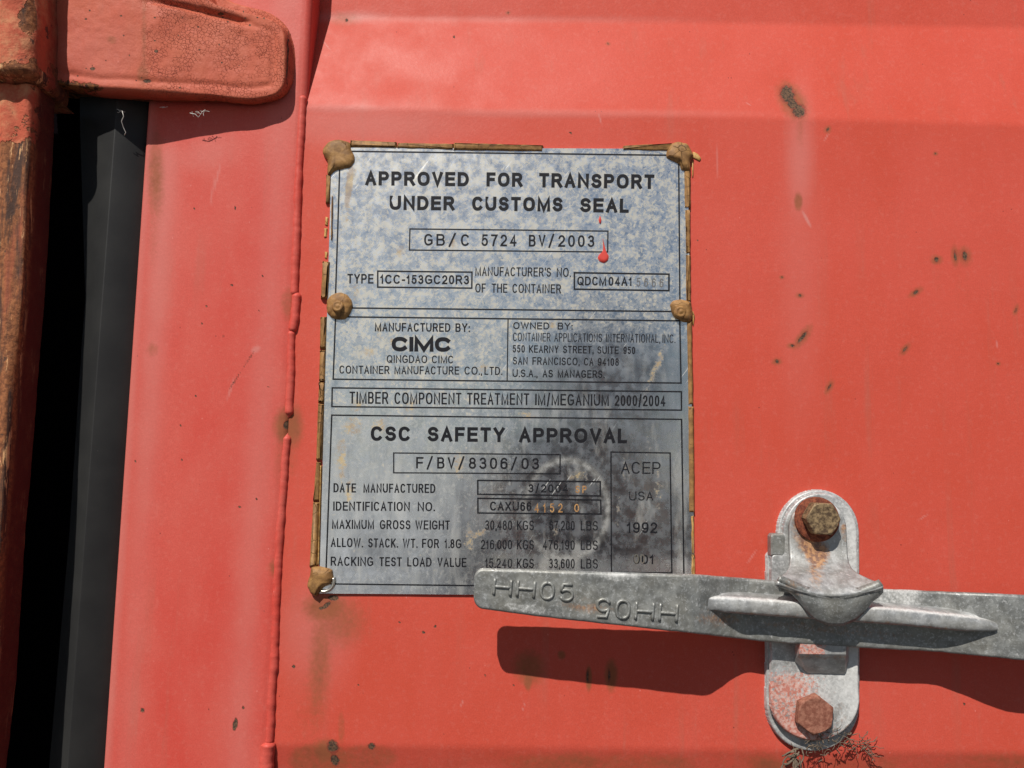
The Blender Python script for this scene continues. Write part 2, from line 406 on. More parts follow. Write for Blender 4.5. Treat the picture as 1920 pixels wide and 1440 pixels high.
# ------------------------------------------------------------------ container door
DC = P(960, 1440, 0)
door = thing('container_door', 'red painted steel container door leaf with pressed corrugations, frame tube and rubber seal', 'door', DC)

# panel: pressed sheet, corrugation recessed above and below the flat field
x0, x1 = P(478, 1500)[0], P(2130, 720)[0]
z0, z1 = P(960, 1620)[2], P(960, -130)[2]
xs = np.arange(x0, x1, 0.00085); zs = np.arange(z1, z0, -0.00075)
X, Z = np.meshgrid(xs, zs)
def lin(a, b, x): return a[2] + (b[2] - a[2]) * (x - a[0]) / (b[0] - a[0])
zt1 = lin(P(640, 33, -.017), P(1900, 52, -.017), X); zt0 = lin(P(600, 199), P(1900, 233), X)
zb0 = lin(P(560, 1397), P(1900, 1412), X); zb1 = zb0 - 0.072
DEP = 0.017
def sramp(a, b, z, r=0.0018):
    w_ = b - a; k = 24
    out = 0
    for o in np.linspace(-r, r, 7): out = out + np.clip((z + o - a) / w_, 0, 1)
    return out / 7
Hh = -DEP * sramp(zt0, zt1, Z) - DEP * sramp(-zb0, -zb1, -Z)
Hh = Hh + 0.00035 * fbm(X * 14, Z * 14, 3, 3) + 0.00006 * fbm(X * 90, Z * 90, 5, 3)
V = np.stack([X, -Hh, Z], -1)
px, py = toimg(V)
# slight dent around the burn mark on the left edge of the flat field
chip = np.zeros_like(px); soft = np.zeros_like(px); pale = np.zeros_like(px)
def C(a, *args, s=1.0, **kw):
    global chip, soft, pale
    v = s * blob(px, py, *args, **kw)
    if a == 'c': chip = np.maximum(chip, v)
    elif a == 's': soft = np.maximum(soft, v)
    else: pale = np.maximum(pale, v)
for args, s in (((1476, 177, 14, 17, -20), 1.2), ((1486, 194, 9, 14, -30), 1.2), ((1498, 208, 13, 13, -40), 1.2)): C('c', *args, s=s * .62, soft=.9)
C('s', 1486, 190, 22, 38, -30, s=0.95, soft=.8); C('s', 1500, 240, 9, 40, s=0.42, soft=.9); C('p', 1500, 300, 22, 110, s=0.6, soft=.9)
C('p', 1500, 520, 34, 230, s=0.22, soft=.9)
C('s', 1497, 378, 8, 18, s=0.8); C('p', 1512, 410, 3, 18, -28, s=1.1)
for cx, cy, rx, ry, an in ((1756, 487, 7, 7, 0), (1791, 480, 5, 14, -6), (1809, 480, 8, 13, -6), (1717, 548, 10, 5, -35), (1505, 632, 6, 20, 38),
                       (1486, 648, 7, 4, 0), (1697, 655, 4, 11, 40), (1457, 678, 6, 5, 0), (1555, 726, 4, 11, 28), (1500, 554, 5, 4, 0), (1905, 581, 3, 8, 20),
                       (1872, 682, 3, 3, 0), (1552, 243, 4, 6, 30), (1754, 288, 3, 3, 0), (1466, 520, 3, 3, 0), (1140, 82, 3, 3, 0), (953, 24, 3, 3, 0)):
    C('c', cx, cy, rx * .62, ry * .75, an, s=0.72, soft=.8); C('s', cx, cy, rx * 1.7, ry * 1.4, an, s=0.75, soft=.8)
for cx, cy in ((1760, 510), (1796, 515), (1812, 520)): C('s', cx, cy + 18, 7, 44, s=0.26, soft=.9)
C('s', 992, 1252, 30, 34, -20, s=0.75, soft=.7); C('s', 990, 1275, 8, 20, s=0.9)
C('s', 1053, 1228, 8, 9, s=0.8); C('s', 1104, 1272, 6, 24, s=0.95); C('c', 1102, 1268, 3, 14, s=0.6); C('s', 1146, 1266, 12, 30, s=0.9, soft=.6); C('c', 1142, 1266, 3, 15, s=0.6)
# run-off below the lower left rivet
C('p', 590, 1180, 55, 90, s=0.5, soft=.9); C('s', 612, 1140, 44, 30, s=0.85, soft=.7); C('s', 640, 1165, 50, 50, 20, s=0.62, soft=.8); C('s', 600, 1240, 22, 130, 4, s=0.66, soft=.9)
C('s', 585, 1330, 40, 120, 6, s=0.30, soft=.9)
for cx, cy, rx, ry, an in ((612, 1135, 10, 4, -40), (602, 1141, 4, 3, 0), (625, 1121, 10, 5, 0)): C('c', cx, cy, rx, ry, an, s=.9)
C('s', 600, 1425, 62, 34, s=0.62, soft=.25); C('s', 690, 1420, 60, 26, s=0.52, soft=.3); C('c', 624, 1400, 12, 14, -20, s=.6); C('c', 628, 1425, 8, 12, -20, s=.7); C('s', 610, 1410, 26, 24, s=.95, soft=.7)
C('c', 697, 1399, 8, 7, s=.6); C('s', 640, 1365, 7, 34, s=.5); C('c', 551, 1250, 3, 3, s=1)
sb = sst(1392, 1430, py) * (0.36 + 0.3 * (fbm(px / 90, py / 40, 8, 3))); soft = np.maximum(soft, sb * sst(690, 1000, px + 0 * py) + sb * 0.35)
C('s', 1390, 1350, 60, 60, s=0.25, soft=.9); C('s', 647, 36, 30, 14, s=0.5, soft=.9); C('c', 650, 38, 4, 4, s=.55)
C('p', 700, 235, 150, 34, s=.5, soft=.9); C('p', 650, 205, 90, 9, s=.6, soft=.9); C('p', 980, 213, 330, 7, s=.4, soft=.9); C('p', 660, 32, 60, 9, s=.8, soft=.9); C('p', 900, 36, 300, 6, s=.35, soft=.9)  # paler bends: worn paint, with the bend highlight put into the colour
C('s', 548, 800, 20, 40, s=.9, soft=.8); C('s', 545, 860, 14, 40, s=.4, soft=.9)
C('p', 1345, 297, 1, 30, s=.6)
rnd = random.Random(5)
for k in range(38):
    cx, cy = rnd.uniform(600, 1900), rnd.uniform(20, 1400); a = rnd.uniform(-60, 60)
    if rnd.random() < .55: C('c', cx, cy, rnd.uniform(1.2, 2.6), rnd.uniform(1.5, 3.2), a, s=.9)
    else: C('p', cx, cy, rnd.uniform(.8, 1.4), rnd.uniform(3, 16), a, s=.9)
grid('door_panel', V, m_panel, door, {'chip': chip, 'soft': soft, 'pale': pale})

# vertical frame tube: rounded box section swept up the leaf edge
za, zb = P(250, 1620)[2], P(250, -130)[2]
zz = np.arange(zb, za, -0.0011)
la, lb = P(268, 290, .0035), P(190, 1440, .0035); ra, rb_ = P(572, 200, .0035), P(507, 1400, .0035)
xl = la[0] + (lb[0] - la[0]) * (zz - la[2]) / (lb[2] - la[2]); xr = ra[0] + (rb_[0] - ra[0]) * (zz - ra[2]) / (rb_[2] - ra[2])
R = 0.0042
sec = [(0.0, -0.016), (0.0, -0.006)]
for k in range(7):
    a = math.pi / 2 * k / 6; sec.append((0.002 * (1 - math.cos(a)), 0.0000 + 0.002 * math.sin(a)))
mid = list(np.linspace(0.004, 1.0, 90))
secr = []
for k in range(9):
    a = math.pi / 2 * k / 8; secr.append((-R * (1 - math.sin(a)), 0.0020 - R + R * math.cos(a)))
secr = secr[0:]; secr += [(0.0, -0.006), (0.0, -0.012), (0.0, -0.03)]
rows = []
nm = 90
T = np.linspace(0, 1, nm + 2)[1:-1]
for z_, a_, b_ in zip(zz, xl, xr):
    xa = a_ + 0.002; xb = b_ - R
    r = [(a_ + d, h) for d, h in sec] + [(xa + (xb - xa) * t, 0.0020) for t in T] + [(b_ + d, h) for d, h in secr]
    rows.append([(x, -h, z_) for x, h in r])
V = np.array(rows)
fl = np.zeros(V.shape[1]); fl[len(sec):len(sec) + nm] = 1
V[..., 1] -= fl * (0.00035 * fbm(V[..., 0] * 20, V[..., 2] * 9, 11, 3) + 0.0007 * np.sin(np.linspace(0, 1, V.shape[1]) * math.pi * 1.0))
px, py = toimg(V)
chip = np.zeros_like(px); soft = np.zeros_like(px); pale = np.zeros_like(px)
def lx(y): return 268 - 0.068 * (y - 290)
pale = np.maximum(pale, 0.55 * np.exp(-((px - lx(py) - 45) / 26) ** 2) * sst(250, 300, py) * (1 - 0.6 * sst(500, 1200, py)))
pale = np.maximum(pale, 0.5 * np.exp(-((px - lx(py) - 8) / 12) ** 2)); pale = np.maximum(pale, 0.35 * np.exp(-((px - lx(py) - 255) / 30) ** 2))
C('s', 292, 330, 16, 80, s=.75, soft=.9); C('s', 288, 430, 12, 80, s=.35, soft=.9)
C('s', 286, 655, 12, 14, s=.5, soft=.8)
for t in np.linspace(0, 1, 9): C('c', 474 - 40 * t, 662 + 62 * t, 1.8 + 1.0 * math.sin(9 * t), 7, 35, s=.52, soft=.9)
C('p', 480, 655, 10, 6, -30, s=.9); C('p', 433, 728, 2, 22, 18, s=.7)
C('c', 441, 1358, 4, 12, 10, s=.9); C('c', 456, 1327, 3, 4, s=.7); C('c', 267, 1332, 4, 5, s=.7)
C('c', 540, 797, 9, 8, -30, s=.9); C('s', 536, 800, 22, 34, s=1.0, soft=.8); C('s', 545, 570, 20, 34, s=.55, soft=.5); C('s', 520, 1065, 16, 18, s=.8, soft=.8)
C('s', 525, 860, 14, 60, s=.4, soft=.9); C('s', 512, 1405, 14, 24, s=.35)
C('p', 408, 330, 2, 30, 14, s=.6); C('p', 398, 360, 1.5, 24, 8, s=.5); C('p', 380, 290, 60, 26, -10, s=.35, soft=.9)
for k in range(20):
    cx, cy = rnd.uniform(250, 560), rnd.uniform(220, 1430)
    C('c', cx, cy, rnd.uniform(1.2, 2.4), rnd.uniform(1.2, 2.6), s=.9)
grid('door_frame', V, m_tube, door, {'chip': chip, 'soft': soft, 'pale': pale})

# weld bead between tube and sheet
def bead(pts, rad, name, mat, par, h=0.0):
    pts = np.array(pts, float) - np.array([4.5, 0]); d = np.r_[0, np.cumsum(np.hypot(*np.diff(pts, axis=0).T))]
    n = int(d[-1] / 2.2); t = np.linspace(0, d[-1], n)
    W = P(np.interp(t, d, pts[:, 0]), np.interp(t, d, pts[:, 1]), h)
    r = rad * (1 + 0.18 * fbm(t / 22, t * 0, 21, 3)) * np.clip(np.minimum(t, d[-1] - t) / 10, 0.15, 1)
    W[:, 0] += 0.0004 * fbm(t / 20, t * 0, 5, 2)
    return tubes(name, [(W, r)], mat, par, 10)
bead([(573, 175), (566, 280), (562, 400), (556, 560)], .0026, 'weld_bead', m_tube, door, 0.0000)
bead([(562, 545), (557, 600), (550, 628)], .0028, 'weld_bead', m_tube, door, 0.0002)
bead([(551, 615), (549, 700), (546, 784)], .0026, 'weld_bead', m_tube, door, 0.0000)
bead([(544, 812), (538, 870), (531, 980), (525, 1070), (520, 1200), (509, 1400)], .0025, 'weld_bead', m_tube, door, 0.0000)
bead([(509, 1385), (505, 1420), (500, 1500)], .0042, 'weld_bead', m_tube, door, 0.0)

# rubber gasket
rows = []
for z_ in np.arange(zb, za, -0.004):
    y_ = float(toimg(np.array([[la[0], 0, z_]]))[1][0])
    xa = P(208 - 0.074 * (y_ - 400), y_, .0045)[0]; xb = P(262 - 0.069 * (y_ - 400), y_, .0)[0] + .003; xc = P(92 - 0.074 * (y_ - 400), y_, .001)[0]
    yb_ = y_ - 400
    xc = P(np.interp(y_, [240, 560, 650, 1000, 1440, 1620], [150, 160, 153, 130, 92, 76]), y_, -.001)[0]
    rows.append([(xc - .003, .11, z_), (xc - .0003, .004, z_), (xc, .001, z_), (xa - .0004, -.0068, z_), (xa, -.007, z_), (xa + .0004, -.0068, z_), (xb - 0.002, .0018, z_), (xb, .006, z_)])
ga = grid('rubber_seal', np.array(rows), m_rub, door, smooth=False)

# ------------------------------------------------------------------ hinge blade on the frame
def seg_sdf(pts, X, Z):
    pts = np.asarray(pts); n = len(pts); d = np.full(X.shape, 1e9); ins = np.zeros(X.shape, bool)
    for i in range(n):
        a, b = pts[i], pts[(i + 1) % n]; e = b - a
        t = np.clip(((X - a[0]) * e[0] + (Z - a[1]) * e[1]) / (e @ e), 0, 1)
        d = np.minimum(d, np.hypot(X - a[0] - e[0] * t, Z - a[1] - e[1] * t))
        c = ((a[1] > Z) != (b[1] > Z)) & (X < (b[0] - a[0]) * (Z - a[1]) / (b[1] - a[1] + 1e-12) + a[0]); ins ^= c
    return np.where(ins, d, -d)
out_px = [(40, -160), (380, -160), (420, -10), (500, 10), (533, 30), (551, 70), (556, 120), (551, 165), (536, 190), (508, 203), (470, 207), (380, 200), (280, 198), (180, 194), (100, 186), (40, 180)]
inn_px = [(40, -160), (330, -160), (400, 4), (470, 18), (512, 28), (528, 38), (536, 56), (538, 100), (536, 150), (529, 170), (512, 181), (470, 190), (400, 188), (300, 188), (200, 186), (140, 178), (100, 168), (60, 160), (40, 150)]
ow = smoothc(resample(P(*np.array(out_px, float).T, .006)[:, [0, 2]], 110), 2)
iw = smoothc(resample(P(*np.array(inn_px, float).T, .014)[:, [0, 2]], 160), 1)
xs = np.arange(P(40, 100)[0], P(585, 100)[0], 0.0005); zs = np.arange(P(300, -120)[2], P(300, 255)[2], -0.0004)
X, Z = np.meshgrid(xs, zs)
do, di = seg_sdf(ow, X, Z) + .0004 * fbm(X * 90, Z * 90, 2, 2), seg_sdf(iw, X, Z) + .0005 * fbm(X * 70, Z * 70, 4, 2)
def qr(d, r): t = np.clip(d / r, 0, 1); return np.sqrt(np.clip(1 - (1 - t) ** 2, 0, 1))
top = 0.0175 - .0095 * sst(P(250, 100)[0], P(540, 100)[0], X)
Hh = 0.0075 * qr(do, .0035) - .0035 + (top * (0.5 * sst(-.0008, .0022, di) + .5 * qr(di, .0026))) - 0.0011 * np.exp(-((di - .0085) / .002) ** 2) * sst(.02, .0, di)
ppx, ppy = toimg(np.stack([X, -Hh, Z], -1))
lt = np.clip((ppx - 285) / 175, 0, 1); ly = 2 + 38 * lt ** 1.3
Hh -= 0.0028 * np.exp(-((ppy - ly) / 6.0) ** 2) * sst(250, 330, ppx) * (1 - sst(440, 480, ppx)) * (di > 0)
Hh += 0.0010 * fbm(X * 45, Z * 45, 9, 4) * (do > 0) + 0.0008 * sst(0, 1, (ppx - 262) / 30) * 0
Hh += 0.0012 * np.exp(-((ppx - 545) / 7.0) ** 2) * (do > .001) * (di < 0) * (.5 + fbm(X * 200, Z * 200, 1, 2))
V = np.stack([X, -Hh, Z], -1)
bm_ = sst(130, 175, ppy)
V[..., 2] += .0060 * bm_ * sst(0.12, 1, 1 - np.clip((Hh + .0035) / (top + .0075), 0, 1))      # the blade's lower face is undercut
px, py = toimg(V)
chip = np.zeros_like(px); soft = np.zeros_like(px); pale = np.zeros_like(px)
crk = sst(250, 300, px) * (do > 0) * 1.0
rust = 0.75 * np.exp(-((py - 165) / 14) ** 2) * (1 - sst(170, 230, px)) + 0.30 * (1 - sst(120, 150, px)) + 0.85 * sst(.0022, -.001, di) * (1 - .5 * sst(460, 520, px)) * sst(165, 185, py)
C('s', 270, 60, 5, 120, s=.5, soft=.9); C('s', 268, 140, 12, 22, s=.6); C('c', 276, 152, 8, 4, s=.7); C('s', 340, 30, 70, 20, 14, s=.3, soft=.9)
C('c', 539, 110, 2.2, 58, 2, s=.72); C('s', 538, 120, 9, 70, s=.5, soft=.8); C('s', 400, 190, 120, 12, s=.5, soft=.8); C('s', 400, 110, 120, 60, s=.16, soft=.9); C('c', 174, 129, 5, 3, s=.8); C('c', 293, 96, 4, 3, s=.7); C('s', 210, 75, 10, 8, s=.6); C('c', 414, 26, 6, 3, s=.8)
for k in range(30): C('c', rnd.uniform(140, 530), rnd.uniform(10, 180), rnd.uniform(1, 2.5), rnd.uniform(1, 2.2), s=.8)
C('p', 180, 100, 60, 60, s=.25, soft=.9)
keep = Hh > -.0034
Fm = gf(*X.shape); kf = keep.ravel()[Fm].any(1); Fm = Fm[kf]
used = np.unique(Fm); remap = np.zeros(X.size, int); remap[used] = np.arange(len(used))
hin = mk('hinge_blade', V.reshape(-1, 3)[used], remap[Fm], m_hinge, door, True,
         {k: a.ravel()[used] for k, a in dict(chip=chip, soft=soft, pale=pale, crackle=crk, rust=rust).items()})

# ------------------------------------------------------------------ corner post with the hinge barrel
PB = P(0, 1440, .03)
post = thing('corner_post', 'rusty steel corner post with peeling orange paint at the left of the black seal', 'post', PB)
ed = np.array([(60, 150), (58, 210), (51, 330), (47, 400), (39, 520), (26, 680), (12, 850), (-2, 1000), (-22, 1300), (-60, 1620)], float)
rows, att = [], []
ys = np.concatenate([np.linspace(152, 160, 5), np.arange(163, 1620, 3.2)])
for k, y_ in enumerate(ys):
    hf = .036 + .008 * sst(300, 1100, y_)
    e = P(np.interp(y_, ed[:, 0 + 1], ed[:, 0]) + 1.2 * float(fbm(np.array([y_ / 30]), np.array([2.0]), 3, 3)[0]), y_, hf)
    cap = 0 if k > 4 else .004 * (1 - k / 4) ** 2
    r = [(-.13, hf - cap)] + [(-x, hf - cap) for x in np.arange(.060, .0032, -.0012)]
    for j in range(7):
        a = math.pi / 2 * j / 6; r.append((-.003 + .003 * math.sin(a), hf - .003 + .003 * math.cos(a) - cap))
    r += [(0, h_) for h_ in np.arange(hf - .005, hf - .022, -.002)] + [(-.002, hf - .024), (-.03, hf - .026)]
    rows.append([(e[0] + dx, -h_, e[2]) for dx, h_ in r])
V = np.array(rows); nf = np.arange(V.shape[1])
px, py = toimg(V)
V[..., 1] -= (0.0007 * fbm(V[..., 0] * 160, V[..., 2] * 40, 6, 4) + .0006 * np.sin(px / 6.5)) * (nf < 56)[None, :]
paint = 0.62 * (1 - sst(230, 330, py)) + .05 * np.exp(-((px - 36) / 5) ** 2) 
grid('post_face', V, m_post, post, {'paint': paint, 'flank_shade': np.broadcast_to(sst(55, 58, nf)[None, :], px.shape)}, flip=False)  # side face coloured darker to stand for its shade
# hinge barrel (knuckle) above, the shade of its right flank painted into the colour
rows = []
ys = np.r_[np.arange(-120, 132, 3.0), np.linspace(133, 147, 8)]
hf = .047
for k, y_ in enumerate(ys):
    e = P(68 + 1.0 * math.sin(y_ / 23), min(y_, 141 + (y_ - 133) * .35 if y_ > 133 else y_), hf - .006)
    sh = .003 * max(0, (y_ - 133) / 14) ** 2
    r = [(-.13, hf)] + [(-x, hf) for x in np.arange(.060, .013, -.0012)]
    for j in range(14):
        a = math.pi / 2 * j / 13; r.append((-.012 + .012 * math.sin(a), hf - .009 + .009 * math.cos(a)))
    r += [(0, h_) for h_ in np.arange(hf - .011, .010, -.0015)]
    rows.append([(e[0] + dx - (sh if j > 30 else 0), -(h_ - sh), e[2]) for j, (dx, h_) in enumerate(r)])
y_ = ys[-1]; last = rows[-1]; rows.append([(x, .0, z - .0005) for x, y, z in last])
V = np.array(rows); px, py = toimg(V)
V[:-1, :, 1] -= 0.0011 * fbm(V[:-1, :, 0] * 110, V[:-1, :, 2] * 110, 16, 4)
paint = 0.86 - .45 * blob(px, py, 50, 30, 18, 34, soft=.5) - .5 * sst(95, 130, py) - .25 * np.exp(-((px - 62) / 9) ** 2) + 0.1 * (px > 72)
grid('hinge_barrel', V, m_post, post, {'paint': paint, 'flank_shade': np.broadcast_to(.6 * sst(56, 61, np.arange(V.shape[1]))[None, :], px.shape)})
# black sheet that paints the deep shade of the gap beside the seal
a, b = P(-500, -130, -.05), P(300, 1620, -.05)
mk('gap_shade', [(a[0], .02, b[2]), (b[0] - .02, .02, b[2]), (b[0] - .02, .02, a[2]), (a[0], .02, a[2])], [(0, 1, 2, 3)], m_void, post, False)

# ------------------------------------------------------------------ data plate
PH = 0.0016
PC = P(955, 1112, PH)
dp = thing('data_plate', 'weathered stainless steel approval plate with black etched lettering, sealed round its rim with tan sealant', 'plate', PC)
TL, TR, BR, BL = P(622, 277, PH), P(1289, 279, PH), P(1303, 1118, PH), P(598, 1112.5, PH)
nu, nv = 300, 370
u, v = np.meshgrid(np.linspace(0, 1, nu), np.linspace(0, 1, nv))
V = ((1 - u) * (1 - v))[..., None] * TL + (u * (1 - v))[..., None] * TR + (u * v)[..., None] * BR + ((1 - u) * v)[..., None] * BL
px, py = toimg(V)
d = .00022 * fbm(px / 210, py / 260, 31, 2) + .00004 * fbm(px / 60, py / 60, 37, 2)
dd = np.hypot((px - 1062) / 78, (py - 955) / 92); d -= .00045 * np.exp(-(dd * 1.1) ** 2)
ring = .8 * np.exp(-((dd - 1.0) / .07) ** 2) * (.4 + .6 * sst(900, 1100, px + .4 * (955 - py)))  # pale ring: deposit, and partly the dent's reflection put into the colour
dd = np.hypot((px - 1130) / 50, (py - 800) / 45); d += .00035 * np.exp(-dd ** 2)
dent = d.copy()
V[..., 1] -= d
dep = 1.0 - 0.65 * sst(600, 950, py) - .2 * sst(600, 1250, px) * sst(250, 700, py) - .9 * sst(930, 1060, px) * sst(600, 680, py)
dark = .38 * blob(px, py, 1150, 725, 120, 110, 0, .7) + .40 * blob(px, py, 895, 1050, 55, 60, 0, .7) + .35 * blob(px, py, 705, 1030, 40, 30, 40, .8); dark = np.clip(dark, 0, .6)  # dark mirror image of the figure, painted into the steel colour
streak = sst(580, 800, py); scratch = 0.4 + .6 * sst(520, 700, py) * sst(900, 1000, px)
chip = soft = pale = np.zeros_like(px)
for a in ((655, 350, 9, 60, 6), (662, 320, 10, 18, 0), (650, 395, 6, 30, 0), (665, 545, 8, 25, 0), (713, 620, 8, 20, 0), (850, 455, 8, 14, 0), (752, 470, 12, 16, 0),
          (735, 640, 6, 10, 0), (640, 860, 14, 60, 0), (660, 800, 24, 26, 0), (655, 920, 12, 36, 0), (770, 760, 12, 20, 0), (860, 870, 14, 30, 0), (668, 760, 14, 16, 0), (710, 800, 20, 18, 0),
          (690, 660, 16, 12, 0), (905, 690, 12, 12, 0), (1085, 890, 26, 16, 0), (1092, 900, 14, 24, 0), (1160, 960, 7, 50, 4), (1215, 830, 8, 30, 0), (1170, 880, 7, 24, 0), (1230, 690, 8, 60, 20),
          (900, 1000, 22, 8, -30), (880, 1010, 10, 30, 0), (1040, 995, 8, 16, 0), (1235, 920, 12, 60, 0), (1035, 610, 9, 9, 0), (985, 780, 22, 10, 0)):
    C('s', *a, s=.62 - .2 * (a[0] > 1000) * (a[1] > 700), soft=.9)
C('s', 655, 345, 7, 55, 6, s=.95, soft=.7)
C('s', 1083, 893, 24, 14, s=.55, soft=.9)
yellow = soft
C('c', 1135, 660, 140, 80, s=.6, soft=.6)
grid('plate_sheet', V, m_plate, dp, {'deposit': dep, 'dark': dark, 'streak': streak, 'scratch': scratch, 'yellow': yellow, 'ring': ring})
# folded rim giving the sheet its thickness
rim = [TL, TR, BR, BL]
V = [p + np.array([0, .0000, 0]) for p in rim] + [p + np.array([0, .0013, 0]) for p in rim]
mk('plate_edge', V, [(i, (i + 1) % 4, (i + 1) % 4 + 4, i + 4) for i in range(4)], m_edge, dp, False)

# --- lettering: a stroke alphabet, centre lines in a unit box
def arc(cx, cy, rx, ry, a0, a1, n=14, e=2.35):
    t = np.radians(np.linspace(a0, a1, n)); c, s_ = np.cos(t), np.sin(t)
    return [(cx + rx * math.copysign(abs(a) ** (2 / e), a), cy + ry * math.copysign(abs(b) ** (2 / e), b)) for a, b in zip(c, s_)]
def ac(*a, **k): return arc(*a, e=2.0, **k)
G = {
 'A': (.67, [[(0, 0), (.5, 1), (1, 0)], [(.2, .33), (.8, .33)]]), 'B': (.64, [[(0, 0), (0, 1), (.6, 1)] + ac(.6, .765, .33, .235, 90, -90) + [(0, .53)], [(.6, .53)] + ac(.62, .265, .38, .265, 90, -90) + [(0, 0)]]),
 'C': (.70, [arc(.5, .5, .5, .5, 42, 318, 22)]), 'D': (.70, [[(0, 0), (0, 1), (.45, 1)] + ac(.45, .5, .55, .5, 90, -90, n=16) + [(0, 0)]]),
 'E': (.62, [[(1, 1), (0, 1), (0, 0), (1, 0)], [(0, .52), (.92, .52)]]), 'F': (.58, [[(1, 1), (0, 1), (0, 0)], [(0, .5), (.88, .5)]]),
 'G': (.74, [arc(.5, .5, .5, .5, 42, 310, 22) + [(1, .16), (1, .46), (.56, .46)]]), 'H': (.70, [[(0, 0), (0, 1)], [(1, 0), (1, 1)], [(0, .52), (1, .52)]]),
 'I': (.16, [[(.5, 0), (.5, 1)]]), 'K': (.66, [[(0, 0), (0, 1)], [(1, 1), (0, .34)], [(.34, .57), (1, 0)]]), 'L': (.54, [[(0, 1), (0, 0), (1, 0)]]),
 'M': (.82, [[(0, 0), (0, 1), (.5, 0), (1, 1), (1, 0)]]), 'N': (.70, [[(0, 0), (0, 1), (1, 0), (1, 1)]]), 'O': (.76, [arc(.5, .5, .5, .5, 90, 450, 26)]),
 'P': (.64, [[(0, 0), (0, 1), (.62, 1)] + ac(.62, .73, .38, .27, 90, -90) + [(0, .46)]]), 'Q': (.76, [arc(.5, .5, .5, .5, 90, 450, 26), [(.58, .26), (1, -.04)]]),
 'R': (.68, [[(0, 0), (0, 1), (.6, 1)] + ac(.6, .74, .36, .26, 90, -90) + [(0, .48)], [(.56, .48), (1, 0)]]),
 'S': (.64, [ac(.5, .75, .46, .25, 22, 180) + ac(.46, .75, .42, .25, 190, 270, n=6) + ac(.54, .27, .46, .25, 90, -20, n=10) + ac(.5, .27, .5, .27, -30, -158, n=12)]),
 'T': (.62, [[(0, 1), (1, 1)], [(.5, 1), (.5, 0)]]), 'U': (.70, [[(0, 1), (0, .32)] + arc(.5, .36, .5, .36, 180, 360, 16) + [(1, 1)]]),
 'V': (.66, [[(0, 1), (.5, 0), (1, 1)]]), 'W': (.96, [[(0, 1), (.25, 0), (.5, 1), (.75, 0), (1, 1)]]), 'X': (.66, [[(0, 0), (1, 1)], [(0, 1), (1, 0)]]),
 'Y': (.66, [[(0, 1), (.5, .45), (1, 1)], [(.5, .45), (.5, 0)]]), 'Z': (.6, [[(0, 1), (1, 1), (0, 0), (1, 0)]]),
 '0': (.54, [arc(.5, .5, .5, .5, 90, 450, 24)]), '1': (.34, [[(0, .74), (.3, .8), (.75, 1), (.75, 0)]]),
 '2': (.54, [ac(.5, .71, .48, .29, 165, -15, n=14) + [(.86, .5), (.1, .12), (0, 0), (1, 0)]]),
 '3': (.54, [ac(.48, .75, .42, .25, 155, -90, n=12)[:-1] + [(.42, .53)], [(.5, .53)] + ac(.48, .27, .5, .27, 85, -155, n=14)]),
 '4': (.56, [[(.72, 0), (.72, 1), (0, .27), (1, .27)]]), '5': (.54, [[(.92, 1), (.2, 1), (.08, .5)] + ac(.5, .33, .5, .33, 140, -155, n=16)]),
 '6': (.54, [ac(.52, .74, .44, .26, 25, 165, n=8) + arc(.5, .5, .5, .5, 160, 200, 5), arc(.5, .31, .5, .31, 90, 450, 20)]),
 '7': (.54, [[(0, 1), (1, 1), (.5, .45), (.32, 0)]]), '8': (.54, [ac(.5, .76, .42, .24, 90, 450, n=18), ac(.5, .265, .5, .265, 90, 450, n=20)]),
 '9': (.54, [arc(.5, .69, .5, .31, 90, 450, 20), arc(.5, .5, .5, .5, 20, -20, 5) + ac(.48, .26, .46, .26, -10, -155, n=8)]),
 '.': (.10, [[(.5, 0), (.5, .02)]]), ',': (.10, [[(.6, .03), (.3, -.14)]]), ':': (.10, [[(.5, .0), (.5, .02)], [(.5, .6), (.5, .62)]]),
 "'": (.10, [[(.5, 1), (.5, .78)]]), '-': (.34, [[(0, .4), (1, .4)]]), '/': (.36, [[(0, -.12), (1, 1.12)]]), ' ': (.30, [])}

def ribbon(pts, t, closed=False):
    pts = [np.array(p, float) for p in pts]
    q = [pts[0]]
    for p in pts[1:]:
        if np.hypot(*(p - q[-1])) > 1e-3: q.append(p)
    if len(q) < 2: return [], []
    closed = np.hypot(*(q[0] - q[-1])) < 0.05 * t and len(q) > 3
    if closed: q = q[:-1]
    q = np.array(q); n = len(q)
    if not closed:
        q = q.copy(); d0 = q[0] - q[1]; d1 = q[-1] - q[-2]
        q[0] += d0 / np.hypot(*d0) * t / 2; q[-1] += d1 / np.hypot(*d1) * t / 2
    L, Rr = [], []
    for i in range(n):
        a = q[i] - q[i - 1] if (i or closed) else q[1] - q[0]
        b = q[(i + 1) % n] - q[i] if (i < n - 1 or closed) else q[-1] - q[-2]
        a = a / np.hypot(*a); b = b / np.hypot(*b); m_ = a + b; l = np.hypot(*m_)
        nn = np.array([-b[1], b[0]]) if l < .25 else np.array([-m_[1], m_[0]]) / l
        k = min(1 / max(abs(nn @ np.array([-b[1], b[0]])), .38), 2.3)
        L.append(q[i] + nn * t / 2 * k); Rr.append(q[i] - nn * t / 2 * k)
    V = L + Rr; F = []
    for i in range(n if closed else n - 1):
        j = (i + 1) % n; F.append((i, j, n + j, n + i))
    return V, F

